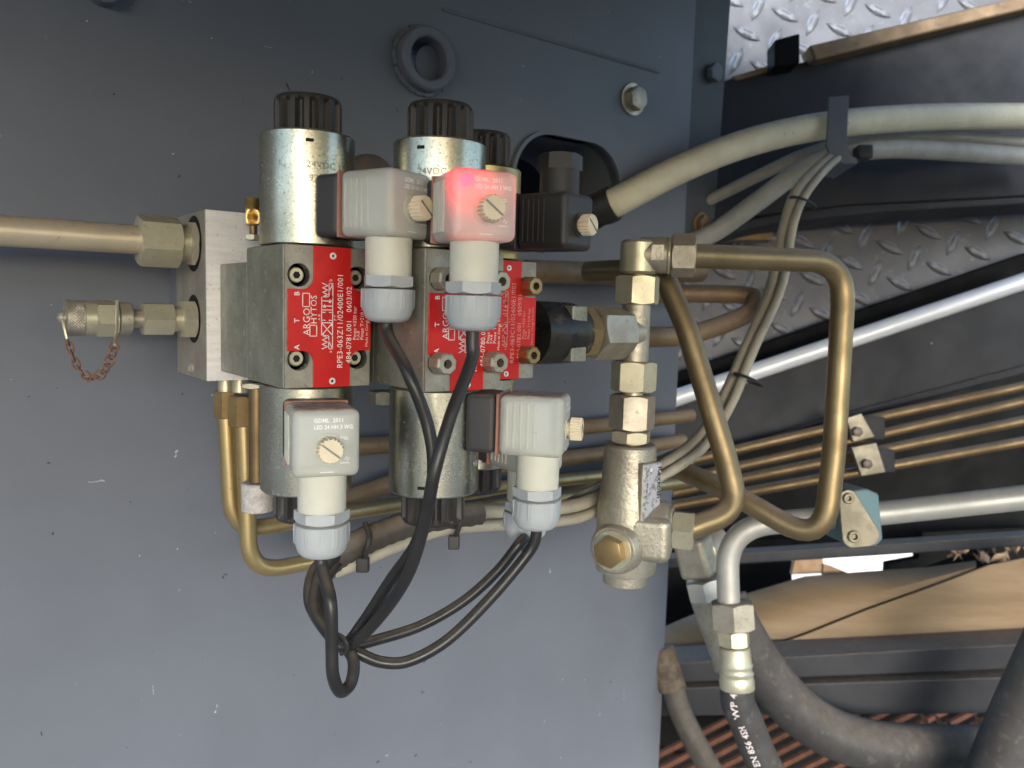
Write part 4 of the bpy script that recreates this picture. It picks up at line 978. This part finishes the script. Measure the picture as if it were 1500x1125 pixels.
cable('thick_hose', [P(1060, 880, .91), P(1085, 930, .90), P(1120, 985, .90), P(1170, 1042, .89), P(1240, 1082, .88), P(1340, 1098, .88), P(1540, 1098, .88)], .027, M['hose'], 'thick plain black hose sweeping right below the lowest beam', 'hose', n=24)
hb = thing('dirty_hose', 'dirty brown hose with muddy fitting at the wall edge', 'hose', P(1030, 1125, .86))
MB().tube(catmull([P(985, 1005, .88), P(1000, 1050, .87), P(1028, 1105, .86), P(1060, 1160, .86)], 8), .0125, 18).build('hose_body', M['dusty_rubber'], hb)
MB().tube([P(968, 950, .89), P(986, 1010, .88)], .0155, 12).build('muddy_fitting', M['mud'], hb)
cable('leaning_hose', [P(1600, 820, .80), P(1550, 930, .80), P(1500, 1040, .80), P(1470, 1110, .80), P(1440, 1190, .80)], .028, M['hose'], 'plain dark hose leaning across the lower corner', 'hose', n=20)
# leaf litter and broken bits caught on the frame
random.seed(11)
lf = []
for i in range(60):
    if i < 34: x, y, d_ = random.uniform(1380, 1510), random.uniform(800, 822), random.uniform(.99, 1.06)
    else: x, y, d_ = random.uniform(1210, 1450), random.uniform(1054, 1080), random.uniform(.95, 1.0)
    c = P(x, y, d_); a = V((random.gauss(0, 1), random.gauss(0, 1), random.gauss(0, .5))).normalized(); u = a.orthogonal().normalized(); v = a.cross(u)
    L_ = random.uniform(.006, .014); W_ = L_ * random.uniform(.25, .5)
    q = MB().add([c - u * L_, c - v * W_ + a * .001, c + u * L_, c + v * W_ + a * .002, c + a * .0012 - u * L_ * .5 + EZ * .001], [(0, 1, 4), (1, 2, 4), (2, 3, 4), (3, 0, 4)])
    lf.append(q)
g = MB()
for q in lf: g.add(q.v, q.f)
o = g.build('leaf_litter', M['leaf'], smooth=False); o['kind'] = 'stuff'; tag(o, 'dry leaf litter caught on the frame ledges', 'leaves')
slab('broken_tile', [(1165, 818), (1205, 812), (1208, 840), (1160, 842)], 1.07, .01, M['leaf'], None, .001, 'pinkish broken piece beside the bright gap', 'fragment')

slab('rear_shade_plate', [(930, 790), (1160, 790), (1160, 1000), (930, 1010)], 1.22, .02, M['shadow_beam'], None, None, 'near-black sheet added as shade left of the bright gap', 'plate')  # near-black sheets stand in for the shaded bay around the gap
slab('rear_shade_plate', [(1352, 780), (1560, 770), (1560, 960), (1296, 960), (1302, 826), (1346, 818)], 1.22, .02, M['shadow_beam'], None, None, 'near-black sheet added as shade behind the leaf litter right of bright gap', 'plate')
slab('daylight_board', [(1080, 760), (1430, 740), (1430, 900), (1080, 900)], 2.2, .02, M['board'], None, None, 'white board added far off for the bright daylight in the gap', 'board')  # added stand-in for overexposed daylight beyond the gap

slab('crack_shade_backing', [(940, 985), (1450, 800), (1470, 850), (960, 1040)], 1.06, .01, M['shadow_beam'], None, None, 'near-black strip added as shade behind the slanting gap in tan sheets', 'strip')  # keeps the crack dark, shade put into its colour

slab('broken_tile', [(1206, 826), (1224, 832), (1258, 846), (1206, 850)], 1.065, .008, M['leaf'], None, .001, 'small pale shard wedged under the pinkish broken piece', 'fragment')
